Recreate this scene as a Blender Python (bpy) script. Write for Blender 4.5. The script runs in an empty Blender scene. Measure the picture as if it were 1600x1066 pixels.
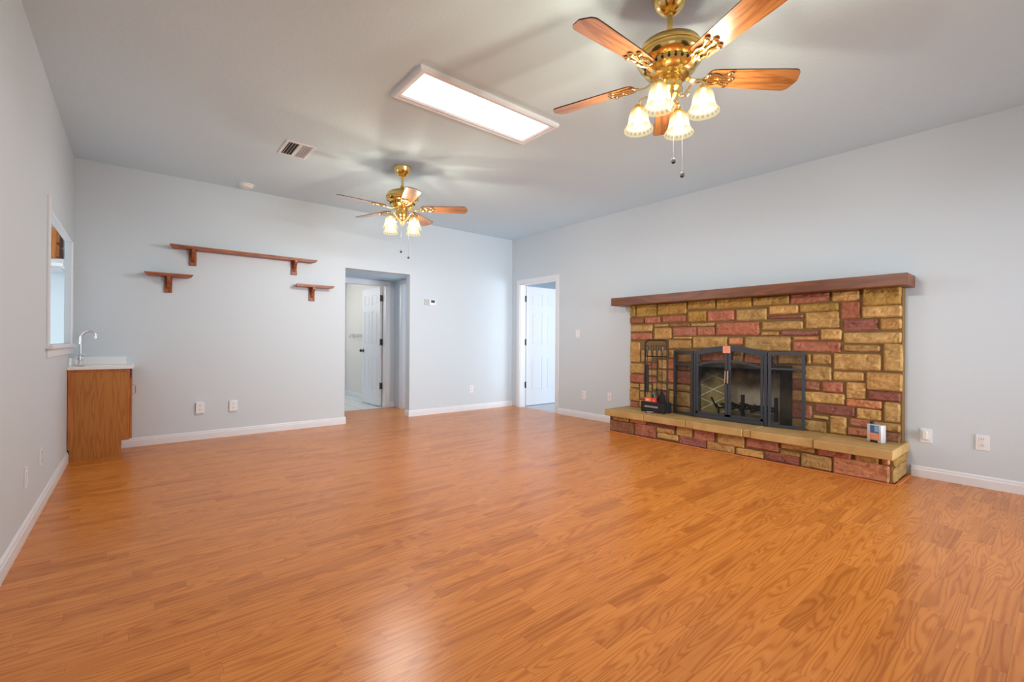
import bpy, bmesh, math, random
from mathutils import Vector, Matrix
random.seed(7)
PI = math.pi
SC = bpy.context.scene
COL = SC.collection

# ------------------------------------------------------------------ camera
W, CH = 5.515, 2.871            # room width, ceiling height
REAR = -7.8                     # wall behind the camera
F_PX, YAW, PITCH, ROLL = 713.83, 0.68881, 0.002815, 0.005491
fw = Vector((math.sin(YAW)*math.cos(PITCH), math.cos(YAW)*math.cos(PITCH), math.sin(PITCH)))
rt = Vector((math.cos(YAW), -math.sin(YAW), 0.0))
up = rt.cross(fw)
r2 = rt*math.cos(ROLL) + up*math.sin(ROLL)
u2 = -rt*math.sin(ROLL) + up*math.cos(ROLL)
cam_d = bpy.data.cameras.new('camera')
cam = bpy.data.objects.new('camera', cam_d)
COL.objects.link(cam)
m = Matrix((( r2.x, u2.x, -fw.x, 0.4734), (r2.y, u2.y, -fw.y, -6.1299), (r2.z, u2.z, -fw.z, 1.10), (0, 0, 0, 1)))
cam.matrix_world = m
cam_d.sensor_width = 36.0
cam_d.lens = 36.0*F_PX/1600.0
cam_d.clip_start = 0.02
SC.camera = cam

# ------------------------------------------------------------------ world, exposure, daylight, added room lights
world = bpy.data.worlds.new('sky'); SC.world = world
world.use_nodes = True
bgn = world.node_tree.nodes['Background']
bgn.inputs[0].default_value = (0.80, 0.90, 1.0, 1)
bgn.inputs[1].default_value = 0.8
SC.view_settings.view_transform = 'Standard'
SC.view_settings.look = 'None'
SC.view_settings.gamma = 1.0
SC.view_settings.use_curve_mapping = False
SC.view_settings.exposure = 0.10
SC.cycles.use_denoising = True
SC.cycles.max_bounces = 10
SC.cycles.diffuse_bounces = 6
SC.cycles.transparent_max_bounces = 16
SC.cycles.sample_clamp_indirect = 6.0
SC.cycles.caustics_reflective = False
SC.cycles.caustics_refractive = False

def area(name, loc, target, sx, sy, power, color=(1, 1, 1), spread=180):
    d = bpy.data.lights.new(name, 'AREA'); d.shape = 'RECTANGLE'; d.size = sx; d.size_y = sy
    d.energy = power; d.color = color
    o = bpy.data.objects.new(name, d); COL.objects.link(o)
    o.location = loc
    o.rotation_euler = (Vector(target)-Vector(loc)).to_track_quat('-Z', 'Y').to_euler()
    d.spread = math.radians(spread)
    return o
DAY = (0.85, 0.925, 1.0)
area('daylight_rear_glass', (4.25, REAR-0.30, 1.10), (4.35, 0, 1.05), 1.9, 2.0, 46, DAY, 62)
area('daylight_rear_sky', (4.25, REAR-0.25, 1.10), (3.6, 0, 1.1), 1.9, 2.0, 5.5, DAY)
area('daylight_glass_door', (-0.30, -6.9, 1.15), (5.5, -6.9, 1.15), 1.6, 2.0, 4, DAY)
area('added_bedroom_light', (7.3, -3.45, 1.45), (6.4, -0.2, 1.1), 1.5, 1.4, 66, (0.84, 0.92, 1.0))  # added light at an unseen opening, brightens the open bedroom door
area('added_bathroom_light', (2.4, 3.2, 1.9), (3.6, 1.6, 1.0), 0.8, 0.8, 16, (1.0, 0.97, 0.92))  # added light inside the bathroom, no window behind it
area('added_kitchen_light', (-2.9, 0.0, 1.5), (0, -0.8, 1.4), 1.4, 1.3, 80, (1.0, 0.95, 0.88))  # added light at an unseen opening, brightens the kitchen behind the pass-through
area('added_office_light', (5.2, 1.0, 1.5), (3.9, 0.9, 1.2), 0.6, 1.2, 20, DAY)  # added panel standing inside the office, brightens the hall

# ------------------------------------------------------------------ materials
def mat(name, color=(0.8, 0.8, 0.8), rough=0.5, metal=0.0, spec=0.5, coat=0.0):
    m = bpy.data.materials.new(name); m.use_nodes = True
    b = m.node_tree.nodes['Principled BSDF']
    b.inputs['Base Color'].default_value = (*color, 1)
    b.inputs['Roughness'].default_value = rough
    b.inputs['Metallic'].default_value = metal
    b.inputs['Specular IOR Level'].default_value = spec
    b.inputs['Coat Weight'].default_value = coat
    return m
class NT:
    """small helper round a node tree"""
    def __init__(s, m): s.t = m.node_tree; s.b = s.t.nodes.get('Principled BSDF')
    def n(s, kind, **kw):
        o = s.t.nodes.new(kind)
        for k, v in kw.items(): setattr(o, k, v)
        return o
    def l(s, a, b): s.t.links.new(a, b)
    def val(s, sock, v):
        if isinstance(v, (int, float, tuple)): sock.default_value = v
        else: s.l(v, sock)
    def math(s, op, a, b=0.0, c=None):
        o = s.n('ShaderNodeMath', operation=op)
        s.val(o.inputs[0], a); s.val(o.inputs[1], b)
        if c is not None: s.val(o.inputs[2], c)
        return o.outputs[0]
    def mix(s, f, a, b, mode='MIX'):
        o = s.n('ShaderNodeMix', data_type='RGBA', blend_type=mode)
        s.val(o.inputs[0], f); s.val(o.inputs[6], a); s.val(o.inputs[7], b)
        return o.outputs[2]
    def ramp(s, f, stops):
        o = s.n('ShaderNodeValToRGB')
        while len(o.color_ramp.elements) < len(stops): o.color_ramp.elements.new(0.5)
        for e, (p, c) in zip(o.color_ramp.elements, stops): e.position = p; e.color = (*c, 1) if len(c) == 3 else c
        s.l(f, o.inputs[0]); return o.outputs[0]
    def noise(s, vec, scale=5, detail=2, rough=0.5, dist=0.0):
        o = s.n('ShaderNodeTexNoise')
        o.inputs['Scale'].default_value = scale; o.inputs['Detail'].default_value = detail
        o.inputs['Roughness'].default_value = rough; o.inputs['Distortion'].default_value = dist
        if vec is not None: s.l(vec, o.inputs['Vector'])
        return o
    def coord(s, which='Object'): return s.n('ShaderNodeTexCoord').outputs[which]
    def xyz(s, v):
        o = s.n('ShaderNodeSeparateXYZ'); s.l(v, o.inputs[0]); return o.outputs
    def comb(s, x, y, z):
        o = s.n('ShaderNodeCombineXYZ'); s.val(o.inputs[0], x); s.val(o.inputs[1], y); s.val(o.inputs[2], z); return o.outputs[0]
    def bump(s, h, strength=0.3, dist=0.01):
        o = s.n('ShaderNodeBump'); o.inputs['Strength'].default_value = strength; o.inputs['Distance'].default_value = dist
        s.l(h, o.inputs['Height']); s.l(o.outputs[0], s.b.inputs['Normal'])

def wall_mat(name, color, scale, strength, rough=0.6):
    m = mat(name, color, rough, spec=0.3); t = NT(m)
    t.bump(t.noise(t.coord(), scale, 3, 0.6).outputs[0], strength, 0.004)
    return m
M_WALL = wall_mat('painted wall', (0.635, 0.715, 0.775), 70, 0.12, 0.55)
M_CEIL = wall_mat('textured ceiling paint', (0.635, 0.805, 0.915), 38, 0.55, 0.8)
M_TRIM = mat('white gloss trim', (0.80, 0.83, 0.87), 0.35)
M_DOOR = mat('white painted door', (0.82, 0.84, 0.87), 0.4)
M_PLATE = mat('white plastic', (0.84, 0.86, 0.88), 0.35)
M_SLOT = mat('dark slot', (0.03, 0.03, 0.03), 0.6)
M_GREYPL = mat('grey plastic', (0.55, 0.56, 0.57), 0.5)
M_LCD = mat('dark display', (0.05, 0.07, 0.08), 0.2)
M_BRASS = mat('polished brass', (0.86, 0.60, 0.20), 0.17, 1.0)
M_BRASSL = mat('light polished brass', (0.90, 0.72, 0.38), 0.15, 1.0)
M_CHROME = mat('chrome', (0.80, 0.81, 0.83), 0.12, 1.0)
M_HINGE = mat('aged bronze', (0.05, 0.048, 0.045), 0.4, 0.5)
M_CHAIN = mat('dull bead chain', (0.05, 0.048, 0.045), 0.8, 0.0)
M_STEEL = mat('brushed steel', (0.5, 0.5, 0.5), 0.3, 1.0)
M_IRON = mat('black wrought iron', (0.018, 0.019, 0.022), 0.45, 0.4)
M_FRAME = mat('slate painted steel', (0.030, 0.036, 0.046), 0.5, 0.0)
M_MORTAR = mat('brown mortar', (0.19, 0.108, 0.034), 0.9)
M_SLAB = mat('sandstone slab', (0.6, 0.4, 0.15), 0.7)
M_PORC = mat('white cultured marble', (0.86, 0.87, 0.88), 0.12)
M_BLACK = mat('matt black', (0.012, 0.012, 0.013), 0.6)
M_RED = mat('red matchbox card', (0.62, 0.05, 0.03), 0.5)
M_GREEN = mat('green glass', (0.10, 0.14, 0.07), 0.2)
M_CARD = mat('white card', (0.8, 0.78, 0.74), 0.5)
M_SALMON = mat('salmon paper', (0.85, 0.33, 0.22), 0.6)
M_ORANGE = mat('orange label', (0.85, 0.28, 0.12), 0.4)
M_BLUE = mat('blue label', (0.06, 0.15, 0.36), 0.35)
M_TIN = mat('silver can', (0.72, 0.74, 0.78), 0.3, 0.5)
M_COPPER = mat('brushed copper', (0.62, 0.40, 0.30), 0.3, 1.0)
M_BRUSH = mat('dark bristle', (0.02, 0.018, 0.015), 0.9)
M_STRIP = mat('orange oak strip', (0.60, 0.20, 0.055), 0.4)
M_DARKWD = mat('dark cupboard inside', (0.16, 0.035, 0.01), 0.5)

def wood(name, axis, light, dark, rough=0.4, scale=1.0, stretch=9.0, rings=7.0, coat=0.0):
    """grain that runs along the given object axis"""
    m = mat(name, light, rough, coat=coat); t = NT(m)
    x, y, z = t.xyz(t.coord())
    a = [x, y, z]; k = 'xyz'.index(axis)
    v = [t.math('MULTIPLY', c, scale*(1.0 if i == k else stretch)) for i, c in enumerate(a)]
    vec = t.comb(*v)
    n1 = t.noise(vec, 1.3, 1.5, 0.45, 0.3).outputs[0]
    ring = t.math('SINE', t.math('MULTIPLY', n1, 6.2832*rings))
    ring = t.math('MULTIPLY_ADD', ring, 0.5, 0.5)
    v2 = [t.math('MULTIPLY', c, scale*(5.0 if i == k else 160.0)) for i, c in enumerate(a)]
    fine = t.noise(t.comb(*v2), 1.0, 2, 0.6).outputs[0]
    f = t.math('ADD', t.math('MULTIPLY', t.math('POWER', ring, 2.2), 0.55), t.math('MULTIPLY', fine, 0.55))
    t.l(t.ramp(f, [(0.15, light), (0.95, dark)]), t.b.inputs['Base Color'])
    return m
M_MANTEL = wood('stained mantel wood', 'y', (0.19, 0.056, 0.014), (0.11, 0.027, 0.006), 0.42, 1.0, 9, 4, 0.0)
M_SHELF = wood('stained shelf wood', 'x', (0.42, 0.13, 0.045), (0.16, 0.03, 0.006), 0.42, 2.0, 12, 4, 0.0)
M_BRKT = wood('stained bracket wood', 'z', (0.40, 0.11, 0.025), (0.11, 0.015, 0.003), 0.45, 5.0, 7, 3, 0.0)
M_OAK = wood('honey oak veneer', 'z', (0.50, 0.20, 0.040), (0.37, 0.125, 0.020), 0.45, 1.6, 12, 5)
M_OAKF = wood('honey oak frame', 'z', (0.55, 0.20, 0.045), (0.38, 0.11, 0.02), 0.42, 2.0, 9, 3)
M_BLADE = wood('oak fan blade', 'x', (0.43, 0.19, 0.066), (0.24, 0.080, 0.020), 0.28, 3.0, 9, 3, 0.3)
M_BLADE2 = wood('dark blade back', 'x', (0.09, 0.03, 0.012), (0.04, 0.012, 0.006), 0.4, 3.0, 9, 3)

# laminate floor: strips 64 mm wide that run along x
def floor_material():
    m = mat('oak strip laminate', (0.6, 0.25, 0.08), 0.27, spec=0.32); t = NT(m)
    x, y, z = t.xyz(t.coord())
    r = t.math('DIVIDE', y, 0.066)
    row = t.math('FLOOR', r)
    wn = t.n('ShaderNodeTexWhiteNoise', noise_dimensions='1D'); t.l(row, wn.inputs['W'])
    xs = t.math('ADD', t.math('DIVIDE', x, 0.40), t.math('MULTIPLY', wn.outputs[0], 17.3))
    col = t.math('FLOOR', xs)
    wn2 = t.n('ShaderNodeTexWhiteNoise', noise_dimensions='2D'); t.l(t.comb(col, row, 0.0), wn2.inputs['Vector'])
    rr, gg, bb = t.xyz(wn2.outputs['Color'])
    vec = t.comb(t.math('ADD', t.math('MULTIPLY', x, t.math('MULTIPLY_ADD', gg, 1.5, 0.25)), t.math('MULTIPLY', rr, 40.0)),
                 t.math('ADD', t.math('MULTIPLY', y, 12.0), t.math('MULTIPLY', gg, 40.0)), t.math('MULTIPLY', bb, 20.0))
    n1 = t.noise(vec, 1.0, 1.2, 0.4, 0.25).outputs[0]
    ring = t.math('MULTIPLY_ADD', t.math('SINE', t.math('MULTIPLY', n1, 6.2832*15.0)), 0.5, 0.5)
    ring = t.math('POWER', ring, 2.0)
    fine = t.noise(t.comb(t.math('MULTIPLY', x, 9.0), t.math('MULTIPLY', y, 240.0), rr), 1.0, 2, 0.6).outputs[0]
    mid = t.noise(t.comb(t.math('MULTIPLY', x, 2.5), t.math('MULTIPLY', y, 45.0), rr), 1.0, 2, 0.6).outputs[0]
    f = t.math('ADD', t.math('MULTIPLY', ring, 0.33), t.math('MULTIPLY', fine, 0.34))
    f = t.math('ADD', f, t.math('MULTIPLY', mid, 0.36))
    base = t.ramp(f, [(0.12, FL_LIGHT), (0.50, FL_MID), (0.95, FL_DARK)])
    tone = t.ramp(bb, [(0.0, (0.82, 0.77, 0.72)), (0.25, (0.97, 0.96, 0.95)), (1.0, (1.06, 1.08, 1.10))])
    c = t.mix(1.0, base, tone, 'MULTIPLY')
    # joints
    fy = t.math('FRACT', r); fx = t.math('FRACT', xs)
    ey = t.math('LESS_THAN', fy, 0.025); ex = t.math('LESS_THAN', fx, 0.004)
    c = t.mix(t.math('MULTIPLY', t.math('MAXIMUM', ey, ex), 0.35), c, (0.22, 0.07, 0.02, 1))
    t.l(c, t.b.inputs['Base Color'])
    t.b.inputs['Roughness'].default_value = 0.27
    t.bump(fine, 0.04, 0.002)
    return m
FL_LIGHT = (0.78, 0.295, 0.062); FL_MID = (0.63, 0.205, 0.034); FL_DARK = (0.40, 0.102, 0.012)
M_FLOOR = floor_material()

def tile_material():
    m = mat('white floor tile', (0.75, 0.76, 0.76), 0.25); t = NT(m)
    x, y, z = t.xyz(t.coord())
    fx = t.math('FRACT', t.math('DIVIDE', x, 0.33)); fy = t.math('FRACT', t.math('DIVIDE', y, 0.33))
    g = t.math('MAXIMUM', t.math('LESS_THAN', fx, 0.035), t.math('LESS_THAN', fy, 0.035))
    t.l(t.mix(g, (0.78, 0.79, 0.79, 1), (0.30, 0.30, 0.30, 1)), t.b.inputs['Base Color'])
    return m
M_TILE = tile_material()
M_CARPET = wall_mat('pale carpet', (0.60, 0.61, 0.64), 160, 0.8, 0.95)

def stone_material():
    m = mat('split sandstone', (0.5, 0.3, 0.1), 0.82, spec=0.25); t = NT(m)
    at = t.n('ShaderNodeVertexColor', layer_name='tint').outputs[0]
    co = t.coord()
    n = t.noise(co, 9, 4, 0.65).outputs[0]
    n2 = t.noise(co, 42, 3, 0.6).outputs[0]
    x, y, z = t.xyz(co)
    streak = t.noise(t.comb(x, t.math('MULTIPLY', y, 3.0), t.math('MULTIPLY', z, 16.0)), 1.2, 2, 0.5).outputs[0]
    f = t.math('ADD', t.math('MULTIPLY', n, 0.42), t.math('ADD', t.math('MULTIPLY', n2, 0.36), t.math('MULTIPLY', streak, 0.22)))
    k = t.ramp(f, [(0.34, (0.55, 0.50, 0.46)), (0.5, (0.98, 0.98, 1.0)), (0.66, (1.30, 1.36, 1.55))])
    t.l(t.mix(1.0, at, k, 'MULTIPLY'), t.b.inputs['Base Color'])
    t.bump(t.math('ADD', n, t.math('MULTIPLY', n2, 0.5)), 0.55, 0.012)
    return m
M_STONE = stone_material()
def slab_material():
    m = M_SLAB; t = NT(m); co = t.coord()
    n = t.noise(co, 5, 4, 0.6).outputs[0]
    t.l(t.ramp(n, [(0.3, (0.42, 0.245, 0.080)), (0.7, (0.58, 0.37, 0.14))]), t.b.inputs['Base Color'])
    t.bump(t.noise(co, 25, 3).outputs[0], 0.3, 0.006)
slab_material()

def firebrick_material(c0=(0.42, 0.31, 0.12), c1=(0.60, 0.48, 0.25), zs=(0.80, 1.02)):
    m = mat('sooty herringbone firebrick', (0.4, 0.3, 0.15), 0.9); t = NT(m)
    x, y, z = t.xyz(t.coord())
    u = t.math('ADD', y, z); v = t.math('SUBTRACT', y, z)
    g = t.math('MAXIMUM', t.math('LESS_THAN', t.math('FRACT', t.math('DIVIDE', u, 0.16)), 0.05),
               t.math('LESS_THAN', t.math('FRACT', t.math('DIVIDE', v, 0.16)), 0.05))
    brick = t.ramp(t.noise(t.coord(), 6, 3).outputs[0], [(0.3, c0), (0.7, c1)])
    c = t.mix(g, brick, (0.86, 0.82, 0.72, 1))
    soot = t.math('ADD', z, t.math('MULTIPLY', t.noise(t.coord(), 4, 3).outputs[0], 0.45))
    s = t.ramp(soot, [(zs[0], (0, 0, 0)), (zs[1], (1, 1, 1))])
    t.l(t.mix(s, c, (0.008, 0.008, 0.009, 1)), t.b.inputs['Base Color'])
    return m
M_FIREBRICK = firebrick_material()
M_ASH = wall_mat('ash covered brick floor', (0.42, 0.36, 0.25), 60, 0.6, 0.95)

def see_through(name, color, keep):
    m = bpy.data.materials.new(name); m.use_nodes = True; t = m.node_tree
    b = t.nodes['Principled BSDF']; b.inputs['Base Color'].default_value = (*color, 1); b.inputs['Roughness'].default_value = 0.5
    tr = t.nodes.new('ShaderNodeBsdfTransparent'); mx = t.nodes.new('ShaderNodeMixShader'); mx.inputs[0].default_value = keep
    out = t.nodes['Material Output']
    t.links.new(tr.outputs[0], mx.inputs[1]); t.links.new(b.outputs[0], mx.inputs[2]); t.links.new(mx.outputs[0], out.inputs[0])
    return m
M_MESH = see_through('fine black wire mesh', (0.012, 0.012, 0.012), 0.20)
M_CURTAIN = see_through('hanging spark curtain', (0.010, 0.010, 0.011), 0.80)
M_GLASS = see_through('clear glass', (0.9, 0.95, 0.97), 0.06)

def shade_material():
    m = bpy.data.materials.new('lit alabaster glass'); m.use_nodes = True; t = NT(m)
    t.b.inputs['Base Color'].default_value = (0.9, 0.78, 0.5, 1)
    z = t.xyz(t.coord())[2]           # object z: 0 at the rim, .125 at the neck
    k = t.math('DIVIDE', z, 0.125)
    col = t.ramp(k, [(0.0, (1.0, 0.80, 0.40)), (0.14, (1.0, 0.86, 0.52)), (0.24, (1.0, 0.94, 0.78)), (0.60, (1.0, 0.90, 0.62)), (0.82, (0.98, 0.70, 0.26)), (1.0, (0.85, 0.50, 0.12))])
    st = t.ramp(k, [(0.0, (1.1, 1.1, 1.1)), (0.14, (1.25, 1.25, 1.25)), (0.26, (2.0, 2.0, 2.0)), (0.55, (2.0, 2.0, 2.0)), (0.80, (1.1, 1.1, 1.1)), (1.0, (0.7, 0.7, 0.7))])
    x_, y_, z_ = t.xyz(t.coord())
    dots = t.math('MULTIPLY', t.math('GREATER_THAN', t.math('SINE', t.math('MULTIPLY', t.math('ARCTAN2', y_, x_), 18.0)), -0.1),
                  t.math('LESS_THAN', t.math('ABSOLUTE', t.math('SUBTRACT', k, 0.13)), 0.045))
    st = t.math('MULTIPLY', t.xyz(st)[0], t.math('MULTIPLY_ADD', dots, -0.42, 1.0))
    em = t.n('ShaderNodeEmission'); t.l(col, em.inputs[0]); t.l(st, em.inputs[1])
    tr = t.n('ShaderNodeBsdfTransparent'); tr.inputs[0].default_value = (1.0, 0.9, 0.72, 1)
    mx = t.n('ShaderNodeMixShader'); mx.inputs[0].default_value = 0.5
    ad = t.n('ShaderNodeAddShader')
    tl = t.n('ShaderNodeBsdfTranslucent'); tl.inputs[0].default_value = (0.8, 0.7, 0.5, 1)
    sc = t.n('ShaderNodeMixShader'); sc.inputs[0].default_value = 0.0
    t.l(em.outputs[0], sc.inputs[1]); t.l(tl.outputs[0], sc.inputs[2])
    t.l(tr.outputs[0], mx.inputs[1]); t.l(sc.outputs[0], mx.inputs[2])
    t.l(mx.outputs[0], t.t.nodes['Material Output'].inputs[0])
    return m
M_CEIL2 = mat('white matt ceiling', (0.78, 0.79, 0.80), 0.8)
M_SHADE = shade_material()
def emit(name, color, s):
    m = bpy.data.materials.new(name); m.use_nodes = True; t = m.node_tree
    e = t.nodes.new('ShaderNodeEmission'); e.inputs[0].default_value = (*color, 1); e.inputs[1].default_value = s
    t.links.new(e.outputs[0], t.nodes['Material Output'].inputs[0]); return m
M_BULB = emit('glowing bulb', (1.0, 0.88, 0.66), 12)
M_DIFF = emit('lit white diffuser', (0.90, 0.955, 1.0), 2.6)
M_SKYPANE = emit('bright daylit pane', (0.85, 0.93, 1.0), 2.0)

# ------------------------------------------------------------------ mesh helpers
def obj(name, bm, material, parent=None, smooth=False, loc=None, rot=None):
    me = bpy.data.meshes.new(name)
    if bm is not None:
        bmesh.ops.recalc_face_normals(bm, faces=bm.faces[:])
        bm.to_mesh(me); bm.free()
    for mm in (material if isinstance(material, (list, tuple)) else [material]): me.materials.append(mm)
    if smooth:
        for p in me.polygons: p.use_smooth = True
        if smooth != 'all' and hasattr(me, 'set_sharp_from_angle'): me.set_sharp_from_angle(angle=math.radians(40))
    o = bpy.data.objects.new(name, me); COL.objects.link(o)
    if parent is not None: o.parent = parent
    if loc is not None: o.location = loc
    if rot is not None: o.rotation_euler = rot
    return o
def B(): return bmesh.new()
def box(bm, x0, x1, y0, y1, z0, z1, bev=0.0, mi=0):
    vs = [bm.verts.new(p) for p in ((x0, y0, z0), (x1, y0, z0), (x1, y1, z0), (x0, y1, z0), (x0, y0, z1), (x1, y0, z1), (x1, y1, z1), (x0, y1, z1))]
    fs = [bm.faces.new([vs[i] for i in f]) for f in ((0, 3, 2, 1), (4, 5, 6, 7), (0, 1, 5, 4), (1, 2, 6, 5), (2, 3, 7, 6), (3, 0, 4, 7))]
    for f in fs: f.material_index = mi
    if bev > 0:
        es = list({e for f in fs for e in f.edges})
        r = bmesh.ops.bevel(bm, geom=es, offset=bev, segments=2, affect='EDGES', profile=0.6)
        for f in r['faces']: f.material_index = mi
    return bm
def lathe(bm, prof, n=32, c=(0, 0, 0), close=True, wave=None):
    rings = []
    for r, z in prof:
        if r < 1e-5: rings.append([bm.verts.new((c[0], c[1], c[2]+z))])
        else:
            rings.append([bm.verts.new((c[0]+(r*(1+(wave(i, z) if wave else 0)))*math.cos(2*PI*i/n), c[1]+(r*(1+(wave(i, z) if wave else 0)))*math.sin(2*PI*i/n), c[2]+z)) for i in range(n)])
    for a, b in zip(rings[:-1], rings[1:]):
        if len(a) == 1 and len(b) == 1: continue
        for i in range(n):
            j = (i+1) % n
            if len(a) == 1: bm.faces.new((a[0], b[j], b[i]))
            elif len(b) == 1: bm.faces.new((a[i], a[j], b[0]))
            else: bm.faces.new((a[i], a[j], b[j], b[i]))
    if close:
        for rg in (rings[0], rings[-1]):
            if len(rg) > 2: bm.faces.new(rg)
    return bm
def sweep(bm, pts, prof, upv=(0, 0, 1), closed=False):
    """sweep a closed 2-D profile [(side, up)] along pts"""
    pts = [Vector(p) for p in pts]; n = len(pts); rings = []
    upv = Vector(upv)
    for i, p in enumerate(pts):
        if closed: d = pts[(i+1) % n]-pts[i-1]
        else: d = pts[min(i+1, n-1)]-pts[max(i-1, 0)]
        d.normalize()
        s = d.cross(upv)
        if s.length < 1e-4: s = d.cross(Vector((1, 0, 0)))
        s.normalize(); u = s.cross(d).normalized()
        k = 1.0
        if 0 < i < n-1 or closed:
            a = (p-pts[i-1]).normalized(); k = 1/max(0.4, a.dot(d))
        rings.append([bm.verts.new(p+s*a_*k+u*b_) for a_, b_ in prof])
    m_ = len(prof)
    seq = list(zip(rings[:-1], rings[1:])) + ([(rings[-1], rings[0])] if closed else [])
    for a, b in seq:
        for i in range(m_):
            j = (i+1) % m_
            bm.faces.new((a[i], a[j], b[j], b[i]))
    if not closed:
        bm.faces.new(rings[0]); bm.faces.new(rings[-1])
    return bm
def circ(r, n=8): return [(r*math.cos(2*PI*i/n), r*math.sin(2*PI*i/n)) for i in range(n)]
def rect(a, b): return [(-a, -b), (a, -b), (a, b), (-a, b)]
def tube(bm, pts, r, n=8, up=(0, 0, 1), closed=False):
    return sweep(bm, pts, circ(r, n), up, closed)
def ball(bm, c, r, sz=1.0, u=12, v=8):
    res = bmesh.ops.create_uvsphere(bm, u_segments=u, v_segments=v, radius=r)
    for w in res['verts']: w.co = Vector((w.co.x+c[0], w.co.y+c[1], w.co.z*sz+c[2]))
def prism(bm, poly, axis, a, b, mi=0):
    """extrude a 2-D polygon along an axis from a to b"""
    def P(p, t):
        if axis == 'x': return (t, p[0], p[1])
        if axis == 'y': return (p[0], t, p[1])
        return (p[0], p[1], t)
    v0 = [bm.verts.new(P(p, a)) for p in poly]; v1 = [bm.verts.new(P(p, b)) for p in poly]
    fs = [bm.faces.new(v0), bm.faces.new(v1)]
    for i in range(len(poly)):
        j = (i+1) % len(poly); fs.append(bm.faces.new((v0[i], v0[j], v1[j], v1[i])))
    for f in fs: f.material_index = mi
    return bm
def spline(pts, k=6):
    P = [Vector(p) for p in pts]; out = []
    for i in range(len(P)-1):
        a, b, c, d = P[max(i-1, 0)], P[i], P[i+1], P[min(i+2, len(P)-1)]
        for j in range(k):
            t = j/k
            out.append(0.5*((2*b)+(c-a)*t+(2*a-5*b+4*c-d)*t*t+(3*b-a-3*c+d)*t**3))
    out.append(P[-1]); return out
def thing(name, label, cat, loc=(0, 0, 0), rz=0.0, group=None):
    o = bpy.data.objects.new(name, None); COL.objects.link(o); o.empty_display_size = 0.1
    o.location = loc; o.rotation_euler = (0, 0, rz)
    return tag(o, label, cat, group)
def tag(o, label, cat, group=None):
    o['label'] = label; o['category'] = cat
    if group: o['group'] = group
    return o
def struct(name, bm, material, parent=None, smooth=False):
    o = obj(name, bm, material, parent, smooth)
    if parent is None: o['kind'] = 'structure'
    return o
# ------------------------------------------------------------------ room shell
def wall_x(bm, x0, x1, a0, a1, z0, z1, holes):
    """wall slab lying in the y-z plane between x0 and x1; holes = [(y0, y1, z0, z1)]"""
    ys = sorted({a0, a1, *[h[0] for h in holes], *[h[1] for h in holes]})
    for p, q in zip(ys[:-1], ys[1:]):
        cuts = sorted([(h[2], h[3]) for h in holes if h[0] <= p and h[1] >= q])
        z = z0
        for c0, c1 in cuts:
            if c0 > z: box(bm, x0, x1, p, q, z, c0)
            z = c1
        if z < z1: box(bm, x0, x1, p, q, z, z1)
    bmesh.ops.remove_doubles(bm, verts=bm.verts[:], dist=1e-5)
    return bm
def wall_y(bm, y0, y1, a0, a1, z0, z1, holes):
    wall_x(bm, y0, y1, a0, a1, z0, z1, holes)
    for v in bm.verts: v.co = Vector((v.co.y, v.co.x, v.co.z))
    return bm
T_ = 0.12
OPX0, OPX1, OPZ = 2.630, 3.575, 2.086      # hall opening in the back wall
DRY0, DRY1, DRZ = -1.080, -0.215, 2.088    # doorway in the right wall
FBY0, FBY1, FBZ0, FBZ1 = -4.433, -3.395, 0.28, 0.880
PTY0, PTY1, PTZ0, PTZ1 = -1.62, -0.19, 1.065, 2.020
struct('wall_back', wall_y(B(), 0, T_, 0, W+T_, 0, CH, [(OPX0, OPX1, 0, OPZ)]), M_WALL)
TL = 0.045
struct('wall_left', wall_x(B(), -TL, 0, REAR, T_, 0, CH, [(PTY0, PTY1, PTZ0, PTZ1), (-7.70, -6.20, 0, 2.06)]), M_WALL)
struct('wall_right', wall_x(B(), W, W+T_, REAR, 0, 0, CH, [(DRY0, DRY1, 0, DRZ), (FBY0, FBY1, FBZ0-.002, FBZ1)]), M_WALL)
struct('wall_rear', wall_y(B(), REAR-T_, REAR, -T_, W+T_, 0, CH, [(3.3, 5.2, 0.0, 2.10)]), M_WALL)
bm = B(); box(bm, -T_, W+T_, REAR-T_, T_, CH, CH+0.12)
struct('ceiling', bm, M_CEIL)
bm = B(); box(bm, -T_, W+T_*.5, REAR-T_, T_, -0.1, 0); box(bm, 2.51, 3.96, T_, 1.10, -0.1, 0)
struct('floor', bm, M_FLOOR)

BBP = [(0, 0), (0.014, 0), (0.014, 0.062), (0.010, 0.070), (0.010, 0.080), (0.004, 0.090), (0, 0.092)]
def base_x(name, y, sgn, x0, x1):      # along x, on a wall at y, sticking out towards sgn
    return struct(name, prism(B(), [(y+sgn*a, b) for a, b in BBP], 'x', x0, x1), M_TRIM)
def base_y(name, x, sgn, y0, y1):
    return struct(name, prism(B(), [(x+sgn*a, b) for a, b in BBP], 'y', y0, y1), M_TRIM)
base_x('baseboard_back', 0, -1, 0.015, OPX0+0.014)
base_x('baseboard_back', 0, -1, OPX1-0.014, W)
base_y('baseboard_left', 0, 1, -6.14, 0)
base_y('baseboard_left', 0, 1, REAR, -7.76)
base_y('baseboard_right', W, -1, -2.505, -1.145)
base_y('baseboard_right', W, -1, REAR, -5.30)
base_x('baseboard_rear', REAR, 1, 0.015, 3.30)
bm = B(); prism(bm, [(OPX0+a, b) for a, b in BBP], 'y', 0.0, T_); prism(bm, [(OPX1-a, b) for a, b in BBP], 'y', 0.0, T_)
struct('baseboard_opening', bm, M_TRIM)

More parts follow.
